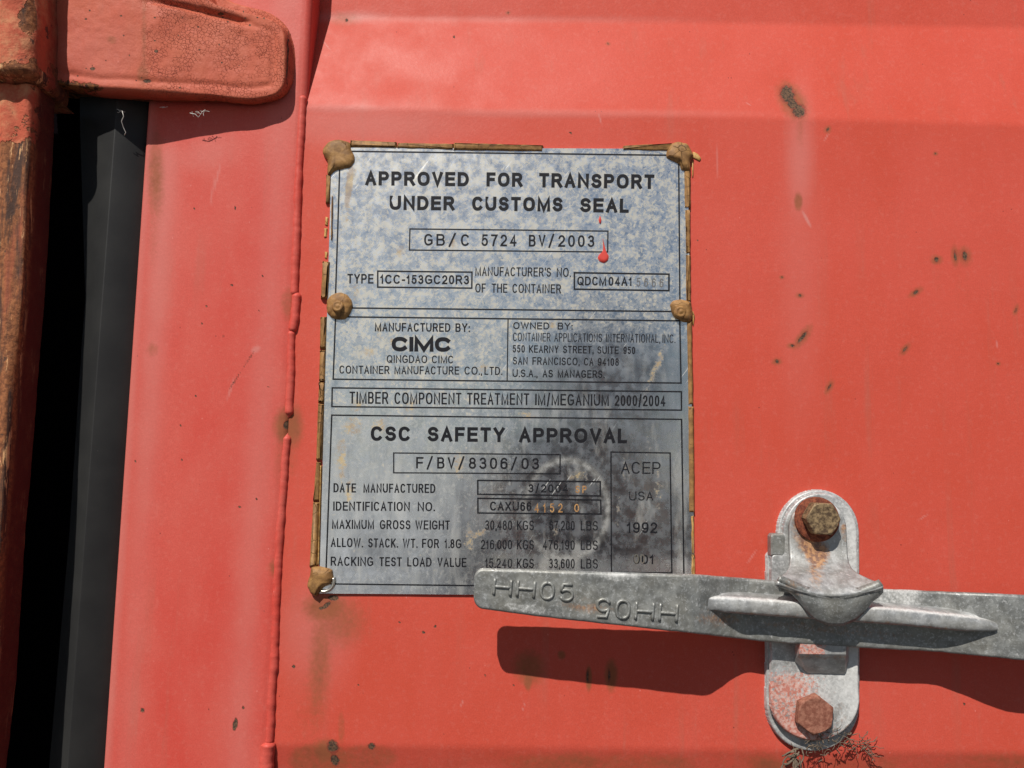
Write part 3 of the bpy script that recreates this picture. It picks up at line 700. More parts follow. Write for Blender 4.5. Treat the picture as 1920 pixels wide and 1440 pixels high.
def layout(s, mono=False, gap=.15):
    """list of (x0, width, strokes), total width; cap height = 1"""
    x, out = 0, []
    for ch in s:
        wd, st_ = G[ch]
        if mono:
            wd_ = .5 if ch not in '/ ' else (.42 if ch == '/' else .5); ww = wd_ if ch not in '1' else .3
            out.append((x + (.5 - ww) / 2 if ch != '/' else x, ww, st_)); x += .72
        else:
            out.append((x, wd, st_)); x += wd + (gap if ch != ' ' else .0)
    return out, x - (.22 if mono else gap)

plate_parts = []
def text(items, th_, mat=m_ink, name='lettering', parent=None, hgt=None, mono=False, relief=None, gap=.15):
    """items: (string, x_left, baseline_left, x_right, baseline_right, cap height) in photograph spots."""
    th = th_ if (relief or th_ > 5) else th_ * (1.28 if th_ > 1.95 else 1.16)
    VV, FF, b, lay = [], [], 0, 0; tubesl = []
    for s, xa, ya, xb, yb, cap in items:
        lo, tot = layout(s, mono, gap)
        O = np.array([xa, ya], float); D = np.array([xb, yb], float) - O; Lp = np.hypot(*D); D /= Lp
        N = np.array([D[1], -D[0]])
        sx = (Lp - 0) / tot
        for x, wd, st_ in lo:
            for k_, pl_ in enumerate(st_):
                gw = wd * sx
                loc = [(x * sx + th / 2 + p[0] * max(gw - th, .01), th / 2 + p[1] * (cap - th)) for p in pl_]
                if relief:
                    W2 = np.array([O + D * p[0] + N * p[1] for p in loc])
                    if len(W2) < 12: W2 = resample(W2, max(6, int(len(W2) * 3)), False)
                    tubesl.append((P(W2[:, 0], W2[:, 1], hgt), relief)); continue
                v_, f_ = ribbon(loc, th)
                if not len(v_): continue
                W2 = np.array([O + D * p[0] + N * p[1] for p in v_])
                lay += 1
                VV.append(P(W2[:, 0], W2[:, 1], hgt if hgt is not None else PH + .00035 + .000012 * (lay % 3)))
                FF += [tuple(i + b for i in f) for f in f_]; b += len(v_)
    if relief: return tubes(name, tubesl, mat, parent or dp, 6)
    o = drape(VV, FF, name, mat, parent)
    return o

def drape(VV, FF, name, mat, parent):
    V = np.concatenate(VV)
    if parent is None:                       # lie on the slightly dented sheet
        ix, iy = toimg(V)
        uu = np.clip(np.round((V[:, 0] - (TL[0] + (BL[0] - TL[0]) * (V[:, 2] - TL[2]) / (BL[2] - TL[2]))) / (TR[0] - TL[0]) * (nu - 1)), 0, nu - 1).astype(int)
        vv = np.clip(np.round((V[:, 2] - TL[2]) / (BL[2] - TL[2]) * (nv - 1)), 0, nv - 1).astype(int)
        V[:, 1] = -(PH + dent[vv, uu]) - .00009 - (-V[:, 1] - PH - .00035)
    return mk(name, V, FF, mat, parent or dp, False)

def box(a, b, c, d, th, name='printed_frame', open_=False):
    """closed line frame through four spots."""
    VV, FF, bb = [], [], 0
    pts = [a, b, c, d]; th *= 1.15
    prs = [(0, 1), (1, 2), (2, 3), (3, 0)]
    for k, (i, j) in enumerate(prs):
        A, B = np.array(pts[i], float), np.array(pts[j], float); D = (B - A) / np.hypot(*(B - A)); A = A - D * th / 2; B = B + D * th / 2
        n_ = max(2, int(np.hypot(*(B - A)) / 12)); t = np.linspace(0, 1, n_)[:, None]; C_ = A + (B - A) * t; N = np.array([-D[1], D[0]]) * th / 2
        W2 = np.concatenate([C_ + N, C_ - N]); VV.append(P(W2[:, 0], W2[:, 1], PH + .00035 + .000012 * (k % 2)))
        FF += [(bb + q_, bb + q_ + 1, bb + n_ + q_ + 1, bb + n_ + q_) for q_ in range(n_ - 1)]; bb += 2 * n_
    return drape(VV, FF, name, m_ink, None)

BT = 6.1   # bold stroke
text([('APPROVED', 684.8, 347, 879, 349, 26.5), ('FOR', 912, 349.3, 979.6, 350.2, 26.5), ('TRANSPORT', 1010.7, 351, 1226.8, 354, 27)], BT)
text([('UNDER', 730.4, 393, 852, 394.3, 26.5), ('CUSTOMS', 885, 394.6, 1054.8, 396.5, 26.5), ('SEAL', 1087.8, 397.3, 1178.8, 398.8, 26.5)], BT)
box((768.5, 428.9), (1140, 433), (1139.5, 472.2), (767.5, 468.5), 2.1)
text([('GB/C', 795, 460, 880, 461, 22), ('5724', 902.4, 461, 968.5, 461.8, 22), ('BV/2003', 991.5, 462, 1114.7, 463, 22)], 2.6, mono=True)
text([('TYPE', 651, 531, 700, 531.5, 18)], 2.2)
box((708, 508), (885, 510), (884.5, 540), (708, 538), 2.4)
text([('1CC-153GC20R3', 712.7, 531.6, 879.5, 533, 17)], 2.3)
text([("MANUFACTURER'S", 891, 517, 1033, 518.6, 17), ('NO.', 1043.7, 518.8, 1069.8, 519.1, 17), ('OF', 891, 548.2, 910.6, 548.4, 17), ('THE', 922, 548.5, 951.3, 548.8, 17), ('CONTAINER', 960.6, 549, 1052, 550, 17)], 1.9)
box((1077, 511.2), (1254.5, 513.8), (1254.5, 544.7), (1077, 542), 2.6)
text([('QDCM', 1082.5, 534.7, 1136.6, 535.3, 16.5), ('04A1', 1141, 535.4, 1184.9, 536, 16.5)], 2.1)
text([('5666', 1193.3, 537, 1244, 538.5, 16.5)], 1.7, m_dent, 'stamped_number', gap=.5)
def line(a, b, th=2.2):
    A, B = np.array(a, float), np.array(b, float); D = (B - A) / np.hypot(*(B - A)); n_ = max(2, int(np.hypot(*(B - A)) / 12))
    C_ = A + (B - A) * np.linspace(0, 1, n_)[:, None]; N = np.array([-D[1], D[0]]) * th / 2; W2 = np.concatenate([C_ + N, C_ - N])
    return drape([P(W2[:, 0], W2[:, 1], PH + .00035)], [(q_, q_ + 1, n_ + q_ + 1, n_ + q_) for q_ in range(n_ - 1)], 'printed_line', m_ink, None)
box((637.8, 283.2), (1272.6, 291), (1275.2, 584.1), (628, 576.8), 2.4)
box((628.8, 593.6), (1274.8, 601.4), (1277.2, 718.2), (624.4, 710.8), 2.4)
line((952.6, 598.5), (950.8, 714.5))
text([('MANUFACTURED', 702.7, 621, 844.4, 622, 16.2), ('BY:', 853.8, 622.1, 880, 622.4, 16.2)], 2.0)
text([('CIMC', 734, 658.6, 846, 659.6, 27.5)], 7.6, gap=.05)
text([('QINGDAO', 724.9, 680, 800.7, 680.7, 14.5), ('CIMC', 809.6, 680.8, 850, 681.2, 14.5)], 1.8)
text([('CONTAINER', 636, 700.3, 730, 701.2, 15.3), ('MANUFACTURE', 739.3, 701.3, 860.7, 702.2, 15.3), ('CO.,', 870.7, 702.2, 903, 702.6, 15.3), ('LTD.', 908.2, 702.6, 941, 702.9, 15.3)], 1.9)
text([('OWNED', 962.2, 616.7, 1030, 617.5, 13), ('BY:', 1045.6, 617.6, 1073.3, 618, 13)], 1.8)
text([('CONTAINER', 961.8, 639.3, 1032.2, 640.2, 16), ('APPLICATIONS', 1039.3, 640.3, 1128.9, 641.3, 16), ('INTERNATIONAL,', 1136, 641.4, 1237.3, 642.6, 16), ('INC.', 1242.2, 642.7, 1266, 643, 16)], 1.4)
text([('550', 961, 660.7, 984, 661, 14), ('KEARNY', 991.8, 661.1, 1047.3, 661.8, 14), ('STREET,', 1055.6, 661.9, 1112.2, 662.8, 14), ('SUITE', 1120, 662.9, 1160, 663.6, 14), ('950', 1168.9, 663.7, 1191, 664, 14)], 1.8)
text([('SAN', 961.6, 683.3, 989.3, 683.7, 14.5), ('FRANCISCO,', 998.2, 683.8, 1086, 685, 14.5), ('CA', 1094.9, 685.1, 1112.9, 685.4, 14.5), ('94108', 1121, 685.5, 1160.4, 686, 14.5)], 1.8)
text([('U.S.A.,', 961, 706.7, 1007, 707.3, 14.5), ('AS', 1017.3, 707.4, 1036.7, 707.6, 14.5), ('MANAGERS.', 1045.6, 707.7, 1132.9, 708.8, 14.5)], 1.9)
box((622.7, 727.1), (1277.8, 734.4), (1278, 769), (622, 762.3), 2.4)
text([('TIMBER', 654.9, 756.6, 727.8, 757.3, 22.5), ('COMPONENT', 739.3, 757.4, 865, 758.4, 22), ('TREATMENT', 875.6, 758.4, 992.2, 759.4, 22), ('IM/MEGANIUM', 1003.3, 759.5, 1141.8, 761, 21.5), ('2000/2004', 1152.7, 761, 1247.8, 762, 20.5)], 2.3)
box((621.8, 778.3), (1278.2, 786.3), (1283, 1103), (610, 1095), 2.4)
text([('CSC', 694.9, 826.6, 769.3, 827.3, 27.5), ('SAFETY', 801.6, 827.6, 946, 829, 27.5), ('APPROVAL', 973.3, 829.3, 1175.6, 831.3, 27.5)], BT)
box((738, 849.3), (1050.3, 852.4), (1050.3, 888.4), (738, 886.5), 2.1)
text([('F/BV/8306/03', 780, 878.3, 1011, 880.2, 21.5)], 2.6, mono=True)
text([('DATE', 624.9, 923.2, 667.3, 923.6, 17.2), ('MANUFACTURED', 681, 923.7, 816.2, 924.6, 17.2)], 2.1)
text([('IDENTIFICATION', 624.4, 957.6, 768.2, 958.4, 17.2), ('NO.', 782.9, 958.5, 814.4, 958.8, 17.2)], 2.1)
text([('MAXIMUM', 622.2, 991.7, 701, 992.3, 17.2), ('GROSS', 711.8, 992.3, 769.3, 992.8, 17.2), ('WEIGHT', 778.4, 992.9, 843.3, 993.3, 17.2)], 2.0)
text([('ALLOW.', 620, 1025.8, 679.3, 1026.5, 17.2), ('STACK.', 690, 1026.6, 745, 1027.1, 17.2), ('WT.', 755, 1027.2, 781.6, 1027.4, 17.2), ('FOR', 791, 1027.5, 822.9, 1027.9, 17.2), ('1.8G', 833.3, 1028, 865, 1028.3, 17.2)], 2.0)
text([('RACKING', 619.6, 1061, 699.3, 1061.8, 17.2), ('TEST', 711, 1061.9, 752.9, 1062.3, 17.2), ('LOAD', 763.3, 1062.4, 809, 1062.9, 17.2), ('VALUE', 820, 1063, 874.4, 1063.5, 17.2)], 2.0)
box((895.8, 900.8), (1125.7, 903.3), (1125.7, 930), (895.8, 926.7), 2.5); box((896, 934.4), (1126.5, 937.7), (1127, 964), (896, 962), 2.5)
text([('3/2004', 990.6, 923.2, 1065, 924, 15.5)], 2.0, gap=.2)
text([('SP', 1079, 924.5, 1100, 924.8, 14)], 1.9, m_stampr, 'stamped_number', gap=.4)
text([('CAXU66', 918.6, 957.4, 996.4, 958.2, 17)], 2.2)
text([('4152', 1002.5, 961, 1055, 961, 17), ('0', 1077, 960, 1086, 960, 15)], 1.9, m_stampr, 'stamped_number', gap=.5)
for r_, (a_, xa, b_, xb) in enumerate((('30,480', 909.3, '67,200', 1030), ('216,000', 901.4, '476,190', 1017.8), ('15,240', 909.3, '33,600', 1029.4))):
    yb = (993.6, 1030, 1065)[r_]
    text([(a_, xa, yb, 960, yb + .4, 18), ('KGS', 969, yb + .4, 1001, yb + .7, 18), (b_, xb, yb + .8, 1077.7, yb + 1.2, 18), ('LBS', 1089, yb + 1.2, 1121.2, yb + 1.4, 18)], 1.9)
box((1145.8, 847.6), (1256.8, 849.4), (1260, 1074.5), (1146.6, 1073), 2.2)
text([('ACEP', 1164.7, 888.2, 1238.6, 888.8, 22.5)], 2.0)
text([('USA', 1179.8, 938.4, 1225, 938.8, 17)], 1.8)
text([('1992', 1175.3, 999.4, 1232.6, 999.9, 20.5)], 2.5)
text([('001', 1188, 1057.6, 1226, 1058, 17.5)], 2.2)
text([('00', 1189, 1056.4, 1209, 1056.6, 17)], 1.6, m_stamp, 'stamped_number', hgt=PH + .0009)

# red paint drips on the plate
plate('paint_drip', [(1125, 404), (1128, 412), (1127, 420), (1124, 420), (1122, 412)], PH, [(0, PH), (.0002, PH + .0005), (-.5, PH + .0008)], m_drip, dp, 20, 1)
plate('paint_drip', [(1130, 446), (1134, 462), (1137, 473), (1142, 480), (1140, 489), (1133, 494), (1124, 491), (1120, 484), (1123, 477), (1130, 472), (1131, 462)], PH,
      [(0, PH), (.0002, PH + .0005), (-.35, PH + .0006), (-.6, PH + .0006)], m_drip, dp, 40, 1)

# --- sealant bead pieces round the rim and caps over the rivets
def strip(a, b, wa, wb, seed, mat=m_seal, hh=.0024, n=46):
    A, B = np.array(a, float), np.array(b, float); D = (B - A) / np.hypot(*(B - A)); N = np.array([-D[1], D[0]])
    t = np.linspace(0, 1, n)[:, None]; Cc = A + (B - A) * t
    rr_ = np.array([[random.Random(seed * 7 + k).uniform(-1, 1)] for k in range(n)])
    wa, wb = wa * 1.14, wb * 1.14
    e1 = Cc + N * (wa / 2 + (wb - wa) / 2 * t + .4 * fbm(t * 6, t * 0, seed, 3)); e2 = Cc - N * (wa / 2 + (wb - wa) / 2 * t + .5 * fbm(t * 6, t * 0 + 5, seed, 3))
    e1[0] += D * 2 * rr_[0]; e2[-1] += D * 2 * rr_[1]
    q = np.concatenate([e1, e2[::-1]]); kk = min(wa, wb) * .000298 * .5
    return plate('sealant_strip', q, PH + .001, [(0, 0), (0.10 * kk, hh * .42), (.28 * kk, hh * .74), (.52 * kk, hh * .95), (.64 * kk, hh)], mat, dp, 2 * n, 0, .00010, seed=seed,
                 hfun=lambda x, z, h: np.where(h > hh * .6, .0004 * fbm(x * 180, z * 180, seed, 3), 0))
strip((655, 267.5), (744, 270.5), 13, 12, 1); strip((745, 271.5), (850, 274), 11, 12, 2); strip((850, 273.5), (1018, 277), 15, 13, 3, hh=.0027)
strip((1169, 276), (1262, 275), 9, 15, 4)
strip((1289, 305), (1290, 390), 13, 12, 5); strip((1290, 391), (1291, 476), 10, 9, 6); strip((1291, 477), (1291.5, 566), 10, 10, 7)
strip((1293, 600), (1296, 760), 10, 10, 8); strip((1296, 761), (1298, 962), 11, 11, 9)
strip((1299, 966), (1300, 1040), 6, 6, 10, m_gold, .0018); strip((1300, 1038), (1301, 1085), 8, 8, 11, m_gold, .002)
strip((615, 325), (613, 380), 9, 7, 12, hh=.002); strip((622.5, 367), (621, 450), 2.5, 2.2, 13, hh=.0028)
strip((611, 489), (607, 560), 14, 13, 14, hh=.003)
yy = [592, 655, 716, 756, 865]; xx = [606, 604.5, 603, 601, 597]
for k in range(4): strip((xx[k], yy[k]), (xx[k + 1], yy[k + 1] - 1), 12 - k * .3, 12 - k * .3, 20 + k, hh=.0026 + .0002 * (k % 2))
strip((596, 866), (592, 940), 8, 12, 26); strip((592, 941), (586, 1064), 12, 14, 27); strip((601, 872), (596, 1060), 2.5, 2.5, 28, m_gold, .0022)
for a, b in (((611, 405), (610, 420)), ((609, 425), (608, 443)), ((610, 470), (609, 482))): strip(a, b, 5, 4, int(a[1]), m_gold, .0008, 12)
# ochre smears on the paint beside the plate
def smear(pts): plate('sealant_smear', pts, .0004, [(0, 0), (.0001, .0006), (-.4, .0009)], m_gold, dp, 30, 1)
smear([(1299, 284), (1308, 288), (1315, 297), (1312, 303), (1305, 299), (1299, 296)]); smear([(1297, 300), (1300, 300), (1300, 332), (1298, 334)]); smear([(1299, 582), (1303, 592), (1300, 612), (1297, 600)])
# gouges of bright metal through the etching
def capblob(pts, hb, seed, rivet=None):
    t = thing_part('rivet', pts)
    return t
def cap(pts, hts, seed, ring=None):
    c = plate('sealant_cap', pts, PH + .002, [(0, 0), (.0000, hts * .42), (.0006, hts * .66), (.0014, hts * .82), (-.38, hts * .95), (-.62, hts), (-.85, hts * .98)], m_seal, rv(pts, hts), 72, 2, .0004,
              hfun=lambda x, z, h: np.where(h > hts * .3, .0005 * fbm(x * 210, z * 210, seed, 3), 0), seed=seed)
    return c
_rv = {}
def rv(pts, hts):
    c = np.mean(pts, 0); W_ = P(c[0], c[1], 0)
    a = np.arange(24) / 24 * 2 * math.pi; rows = []
    for r_, h_ in ((.0030, .0005), (.0030, hts * .5), (.0022, hts * .72), (.0008, hts * .8)):
        rows.append(np.stack([W_[0] + r_ * np.cos(a), np.full(24, -h_), W_[2] + r_ * np.sin(a)], 1))
    rows.append(np.tile([[W_[0], -hts * .8, W_[2]]], (24, 1)))
    return grid('rivet', np.array(rows), m_edge, dp, wrap=True)
cap([(607, 272), (614, 264), (630, 260), (650, 262), (658, 268), (656, 277), (664, 288), (665, 300), (656, 312), (640, 316), (628, 317), (618, 328), (612, 326), (613, 300), (606, 290), (603, 280)], .0042, 41)
cap([(1250, 293), (1252, 280), (1258, 268), (1272, 263), (1288, 266), (1298, 280), (1302, 290), (1296, 300), (1296, 318), (1278, 318), (1276, 306), (1262, 300)], .0046, 42)
cap([(610, 574), (613, 560), (621, 551), (634, 547), (648, 550), (657, 560), (660, 573), (656, 587), (646, 597), (633, 599), (620, 595), (612, 586)], .0050, 43)
cap([(1257, 571), (1262, 563), (1274, 561), (1290, 562), (1298, 566), (1300, 590), (1296, 603), (1284, 603), (1270, 597), (1260, 586)], .0048, 44)
cap([(580, 1078), (582, 1064), (600, 1062), (612, 1066), (622, 1069), (624, 1084), (620, 1096), (606, 1102), (598, 1112), (590, 1121), (580, 1112), (575, 1096)], .0052, 45)
for cx, cy, seed in ((633, 574, 3), (1277, 584, 5)):     # rivet crown showing through the cap
    W_ = P(cx, cy, .006); a = np.arange(28) / 28 * 2 * math.pi
    prof = ((.0036, .0046), (.0031, .0060), (.0024, .0066), (.0018, .0062), (.0013, .0063), (.0006, .0068), (0.00001, .0069))
    prof = prof if seed == 3 else tuple((r_, h_ - .0008) for r_, h_ in prof)
    V = np.array([np.stack([W_[0] + r_ * np.cos(a), np.full(28, -h_), W_[2] + r_ * np.sin(a)], 1) for r_, h_ in prof])
    V[..., 1] -= .0004 * fbm(V[..., 0] * 300, V[..., 2] * 300, seed, 2)
    grid('rivet_crown', V, m_seal, dp, wrap=True)
# bright bent washer under the lower left cap
W_ = [(607 + 19 * math.cos(t), 1090 + 19 * math.sin(t)) for t in np.linspace(-.35, 1.9, 16)]
W_ = np.array(W_); tubes('rivet_washer', [(P(W_[:, 0], W_[:, 1], .0024), .0009)], m_stamp, dp, 8)

# ------------------------------------------------------------------ locking handle
HC = P(1400, 1150, .02)
hd = thing('locking_handle', 'grey galvanised door locking handle, long flat bar with raised letters and numbers on its grip', 'handle', HC)
tp = np.array([(889, 1066), (905, 1066), (1000, 1069), (1100, 1072), (1310, 1078), (1440, 1088), (1500, 1093), (1660, 1105), (1920, 1116), (2150, 1126)], float)
bt = np.array([(889, 1140), (900, 1142), (1000, 1156), (1300, 1189), (1440, 1205), (1610, 1216), (1750, 1223), (1920, 1240), (2150, 1262)], float)
def hbar(x): return .032 - .0145 * sst(1288, 1400, x) + .010 * sst(1735, 1915, x)
S = np.concatenate([889 + 18 * (1 - np.cos(np.linspace(0, math.pi / 2, 14))), np.arange(909, 2150, 3.0)])
rows = []
for s_ in S:
    a_, b_ = np.interp(s_, tp[:, 0], tp[:, 1]), np.interp(s_, bt[:, 0], bt[:, 1])
    k = max(0, 907 - s_); ins = 18 - math.sqrt(max(0, 18 ** 2 - k ** 2)) if k > 0 else 0
    h_ = float(hbar(s_)); th_ = .0045
    A, B = P(s_, a_ + ins, h_), P(s_, b_ - ins, h_)
    ht = abs(A[2] - B[2]); rr_ = min(.0016, ht * .4)
    loop = []
    for cx, cz, a0 in ((0, B[2] + rr_, -90), (0, A[2] - rr_, 0)):
        for j in range(6):
            a = math.radians(a0 + 90 * j / 5)
            # a0=-90 : lower front corner, 0: upper front corner
            loop.append((h_ - rr_ + rr_ * math.cos(a), cz + rr_ * math.sin(a)))
            if a0 == -90 and j == 5:
                for f in np.linspace(0, 1, 26)[1:-1]: loop.append((h_, B[2] + rr_ + (A[2] - B[2] - 2 * rr_) * f))
    loop = loop + [(h_ - th_, A[2] - .0003), (h_ - th_, B[2] + .0003)]
    rows.append([(A[0], -hh_, z_) for hh_, z_ in loop])
V = np.array(rows)
edge = np.minimum(np.arange(V.shape[1]), 1)
V[..., 1] -= .00028 * fbm(V[..., 0] * 130, V[..., 2] * 130, 51, 4)
V[..., 2] += .00016 * fbm(V[..., 0] * 200, V[..., 1] * 30, 57, 3)
px, py = toimg(V)
wht = .5 * blob(px, py, 985, 1140, 60, 9, 8) + .5 * blob(px, py, 1160, 1083, 40, 8) + .4 * blob(px, py, 1310, 1084, 70, 10) + .45 * sst(1450, 1500, px) * (1 - sst(1700, 1760, px)) * (py < 1135) + .22 * sst(1600, 1700, px)
wht = wht + .35 * np.exp(-((py - np.interp(px, tp[:, 0], tp[:, 1]) - 3) / 5) ** 2) * (1 - sst(1150, 1300, px))
rst = .32 * blob(px, py, 1085, 1128, 60, 18, 10) + .30 * blob(px, py, 1340, 1150, 40, 40) + .42 * blob(px, py, 1560, 1180, 220, 16, 5, .7) + .25 * blob(px, py, 1150, 1150, 120, 12, 6)
bar = grid('grip_bar', V, m_grip, hd, {'white': wht, 'rust': rst, 'pink': 0 * px}, wrap=True)
# pressed stiffening rib
S = np.linspace(1316, 1864, 120); rows = []
for s_ in S:
    c_ = np.interp(s_, [1316, 1340, 1420, 1700, 1850, 1864], [1131, 1131, 1137, 1157, 1172, 1174]); e_ = min(1, (s_ - 1316) / 40, (1864 - s_) / 70)
    hw = 7 + 9 * math.sqrt(max(e_, 0)); hb_ = float(hbar(s_)) - .0012; ht_ = .0285 - .0008 * (1 - e_); ht_ = max(ht_, hb_ + .001 * e_ + .0005)
    A, B = P(s_, c_ - hw, ht_ - .003), P(s_, c_ + hw, ht_ - .003)
    r = [(hb_, A[2] + .0015)]
    zc, zr = (A[2] + B[2]) / 2, (A[2] - B[2]) / 2
    for j in range(15):
        a = math.radians(0 + 180 * j / 14); r.append((ht_ - .0045 + .0045 * math.sin(a) ** .4 if ht_ - .0045 > hb_ else hb_ + (ht_ - hb_) * math.sin(a) ** .4, zc + zr * math.cos(a)))
    r.append((hb_, B[2] + .0005))
    rows.append([(A[0], -h_, z_) for h_, z_ in r])
V = np.array(rows); V[..., 1] -= .0003 * fbm(V[..., 0] * 160, V[..., 2] * 160, 61, 4)
px, py = toimg(V); cyy = np.interp(px, [1316, 1420, 1700, 1864], [1131, 1137, 1157, 1174])
grid('stiffening_rib', V, m_galv, hd, {'white': .75 * np.exp(-((py - cyy + 13) / 5) ** 2), 'rust': .45 * np.exp(-((py - cyy - 14) / 5) ** 2) + .2 * blob(px, py, 1400, 1125, 80, 8), 'pink': .30 * blob(px, py, 1480, 1150, 90, 14)})
text([('HH05', 924, 1116, 1074, 1128, 33)], 3.2, m_grip, 'raised_lettering', hd, .0322, relief=np.float64(.00085), gap=.2)
text([('HH05', 1272, 1132, 1119, 1121, 36)], 3.2, m_grip, 'raised_lettering', hd, .0322, relief=np.float64(.00085), gap=.2)

# ------------------------------------------------------------------ handle retainer bracket
BC = P(1527, 1400, 0)
br = thing('handle_retainer', 'galvanised bolted bracket with a hooked catch clasping the handle to the red door', 'bracket', BC)
def arcp(cx, cy, rx, ry, a0, a1, n=16): return [(cx + rx * math.cos(math.radians(t)), cy + ry * math.sin(math.radians(t))) for t in np.linspace(a0, a1, n)]
def addattr(o, fn):
    n = len(o.data.vertices); c = np.zeros(n * 3); o.data.vertices.foreach_get('co', c); c = c.reshape(-1, 3)
    q = o.parent
    while q is not None: c = c + np.array(q.location); q = q.parent
    ix, iy = toimg(c)
    for k, a in fn(ix, iy).items():
        at = o.data.attributes.new(k, 'FLOAT', 'POINT'); at.data.foreach_set('value', np.asarray(a, np.float32))
def gridplate(name, pts_px, h, th, mat, parent, fn, rr=.0012, step=.0009):
    """thick plate of a given outline with a dense front face so stains can be laid on it."""
    W = smoothc(resample(P(*np.asarray(pts_px, float).T, h)[:, [0, 2]], 160), 1)
    xs = np.arange(W[:, 0].min() - .001, W[:, 0].max() + .001, step); zs = np.arange(W[:, 1].max() + .001, W[:, 1].min() - .001, -step)
    X, Z = np.meshgrid(xs, zs); d = seg_sdf(W, X, Z)
    # pull the outer ring of samples onto the outline by clamping the height
    H = np.where(d > 0, h - rr + rr * qr(d, rr), h - th)
    H = H + np.where(d > rr * .5, .00018 * fbm(X * 150, Z * 150, 71, 3), 0)
    V = np.stack([X, -H, Z], -1); ix, iy = toimg(V); at_ = fn(ix, iy)
    F = gf(*X.shape); kf = (d > -step * 1.5).ravel()[F].all(1); F = F[kf]; used = np.unique(F); rm_ = np.zeros(X.size, int); rm_[used] = np.arange(len(used))
    return mk(name, V.reshape(-1, 3)[used], rm_[F], mat, parent, True, {k: np.broadcast_to(a, X.shape).ravel()[used] for k, a in at_.items()})
plain = lambda x, y: {'white': .3 + 0 * x, 'rust': 0 * x, 'pink': 0 * x}
back_out = arcp(1535, 998, 77, 80, -180, 0) + [(1613, 1100), (1613, 1320)] + arcp(1525, 1322, 88, 88, 0, 180) + [(1438, 1200), (1438, 1036), (1458, 1034)]
gridplate('base_plate', back_out, .0030, .0032, m_galv, br, lambda x, y: {'white': .5 + 0 * x, 'rust': .3 * blob(x, y, 1440, 1330, 14, 60), 'pink': .35 * sst(1230, 1330, y)}, step=.0004)
front_out = arcp(1538, 1000, 70, 76, -178, 0) + [(1610, 1100), (1611, 1300)] + arcp(1529, 1312, 84, 78, 0, 180) + [(1446, 1200), (1446, 1040), (1468, 1034)]
gridplate('cover_plate', front_out, .0078, .0022, m_galv, br,
          lambda x, y: {'white': .45 + .3 * sst(1560, 1600, x) + .2 * blob(x, y, 1530, 1290, 60, 40), 'rust': .35 * blob(x, y, 1575, 1340, 20, 30) + .3 * blob(x, y, 1480, 1265, 8, 30),
                        'pink': .62 * sst(1225, 1300, y) * (1 - .55 * sst(1470, 1580, x)) + .22 * sst(1330, 1390, y) + .2 * blob(x, y, 1500, 1250, 60, 40)}, step=.0004)
# side tab
plate('side_tab', [(1446, 1006), (1449, 1001), (1470, 1001), (1474, 1006), (1473, 1036), (1468, 1043), (1446, 1042)], .008, [(0, .002), (0, .0072), (.0008, .008)], m_grip, br, 40, 0, smooth=False)
# catch plate with its hooked lip: one bent sheet
rows = []; N_ = 41; uu = np.linspace(-1, 1, N_)
def row(yl, xl_, xr_, yc, h, bul=1.0):
    xc, hw = (xl_ + xr_) / 2, (xr_ - xl_) / 2
    return [(xc + hw * u_, yl + (yc - yl) * (1 - abs(u_) ** (2 * bul)), h) for u_ in uu]
for t in np.linspace(0.06, 1, 16):
    a = t * math.pi / 2; hw = 53 * math.sin(a); yv = 992 - 54 * math.cos(a)
    rows.append([(1534 + hw * u_, yv, .0105) for u_ in uu])
for yv, xl_, xr_, h, dr in ((1010, 1481, 1588, .0105, 0), (1030, 1481.5, 1589, .0110, 0), (1045, 1482, 1590, .0124, 0), (1056, 1481.5, 1592, .0148, 0), (1065, 1479, 1597, .0182, 0), (1074, 1474, 1608, .0222, 2), (1082, 1467, 1628, .0262, 5),
                            (1088, 1461, 1645, .0295, 11), (1093, 1458, 1653, .0325, 19), (1094, 1458, 1656, .0332, 24)):
    sl_ = (xr_ - xl_ - 107) / 90 * 7
    rows.append([((xl_ + xr_) / 2 + (xr_ - xl_) / 2 * u_, yv + sl_ * (u_ * .6) + dr * (1 - abs(u_) ** 2.0), h + .001 * (1 - u_ * u_) * (dr > 0)) for u_ in uu])
base_last = rows[-1]
fe = np.array([(1461, 1109), (1480, 1111), (1498, 1127), (1512, 1148), (1530, 1164), (1555, 1173), (1580, 1174), (1604, 1164), (1624, 1146), (1636, 1128), (1648, 1120), (1656, 1111)], float)
fe = resample(fe, N_, False)
lip = []
for t in np.linspace(0, 1, 11):
    lip.append([(a_[0] + (f_[0] - a_[0]) * t, a_[1] - 1.0 + (f_[1] - a_[1] + 1.0) * t, a_[2] - .0016 * sst(0, .12, t) + .0016 * math.sin(math.pi * t) * (1 - abs(u_)) - .0030 * t ** 1.6 * (1 - 0.4 * abs(u_) ** 3)) for a_, f_, u_ in zip(base_last, fe, uu)])
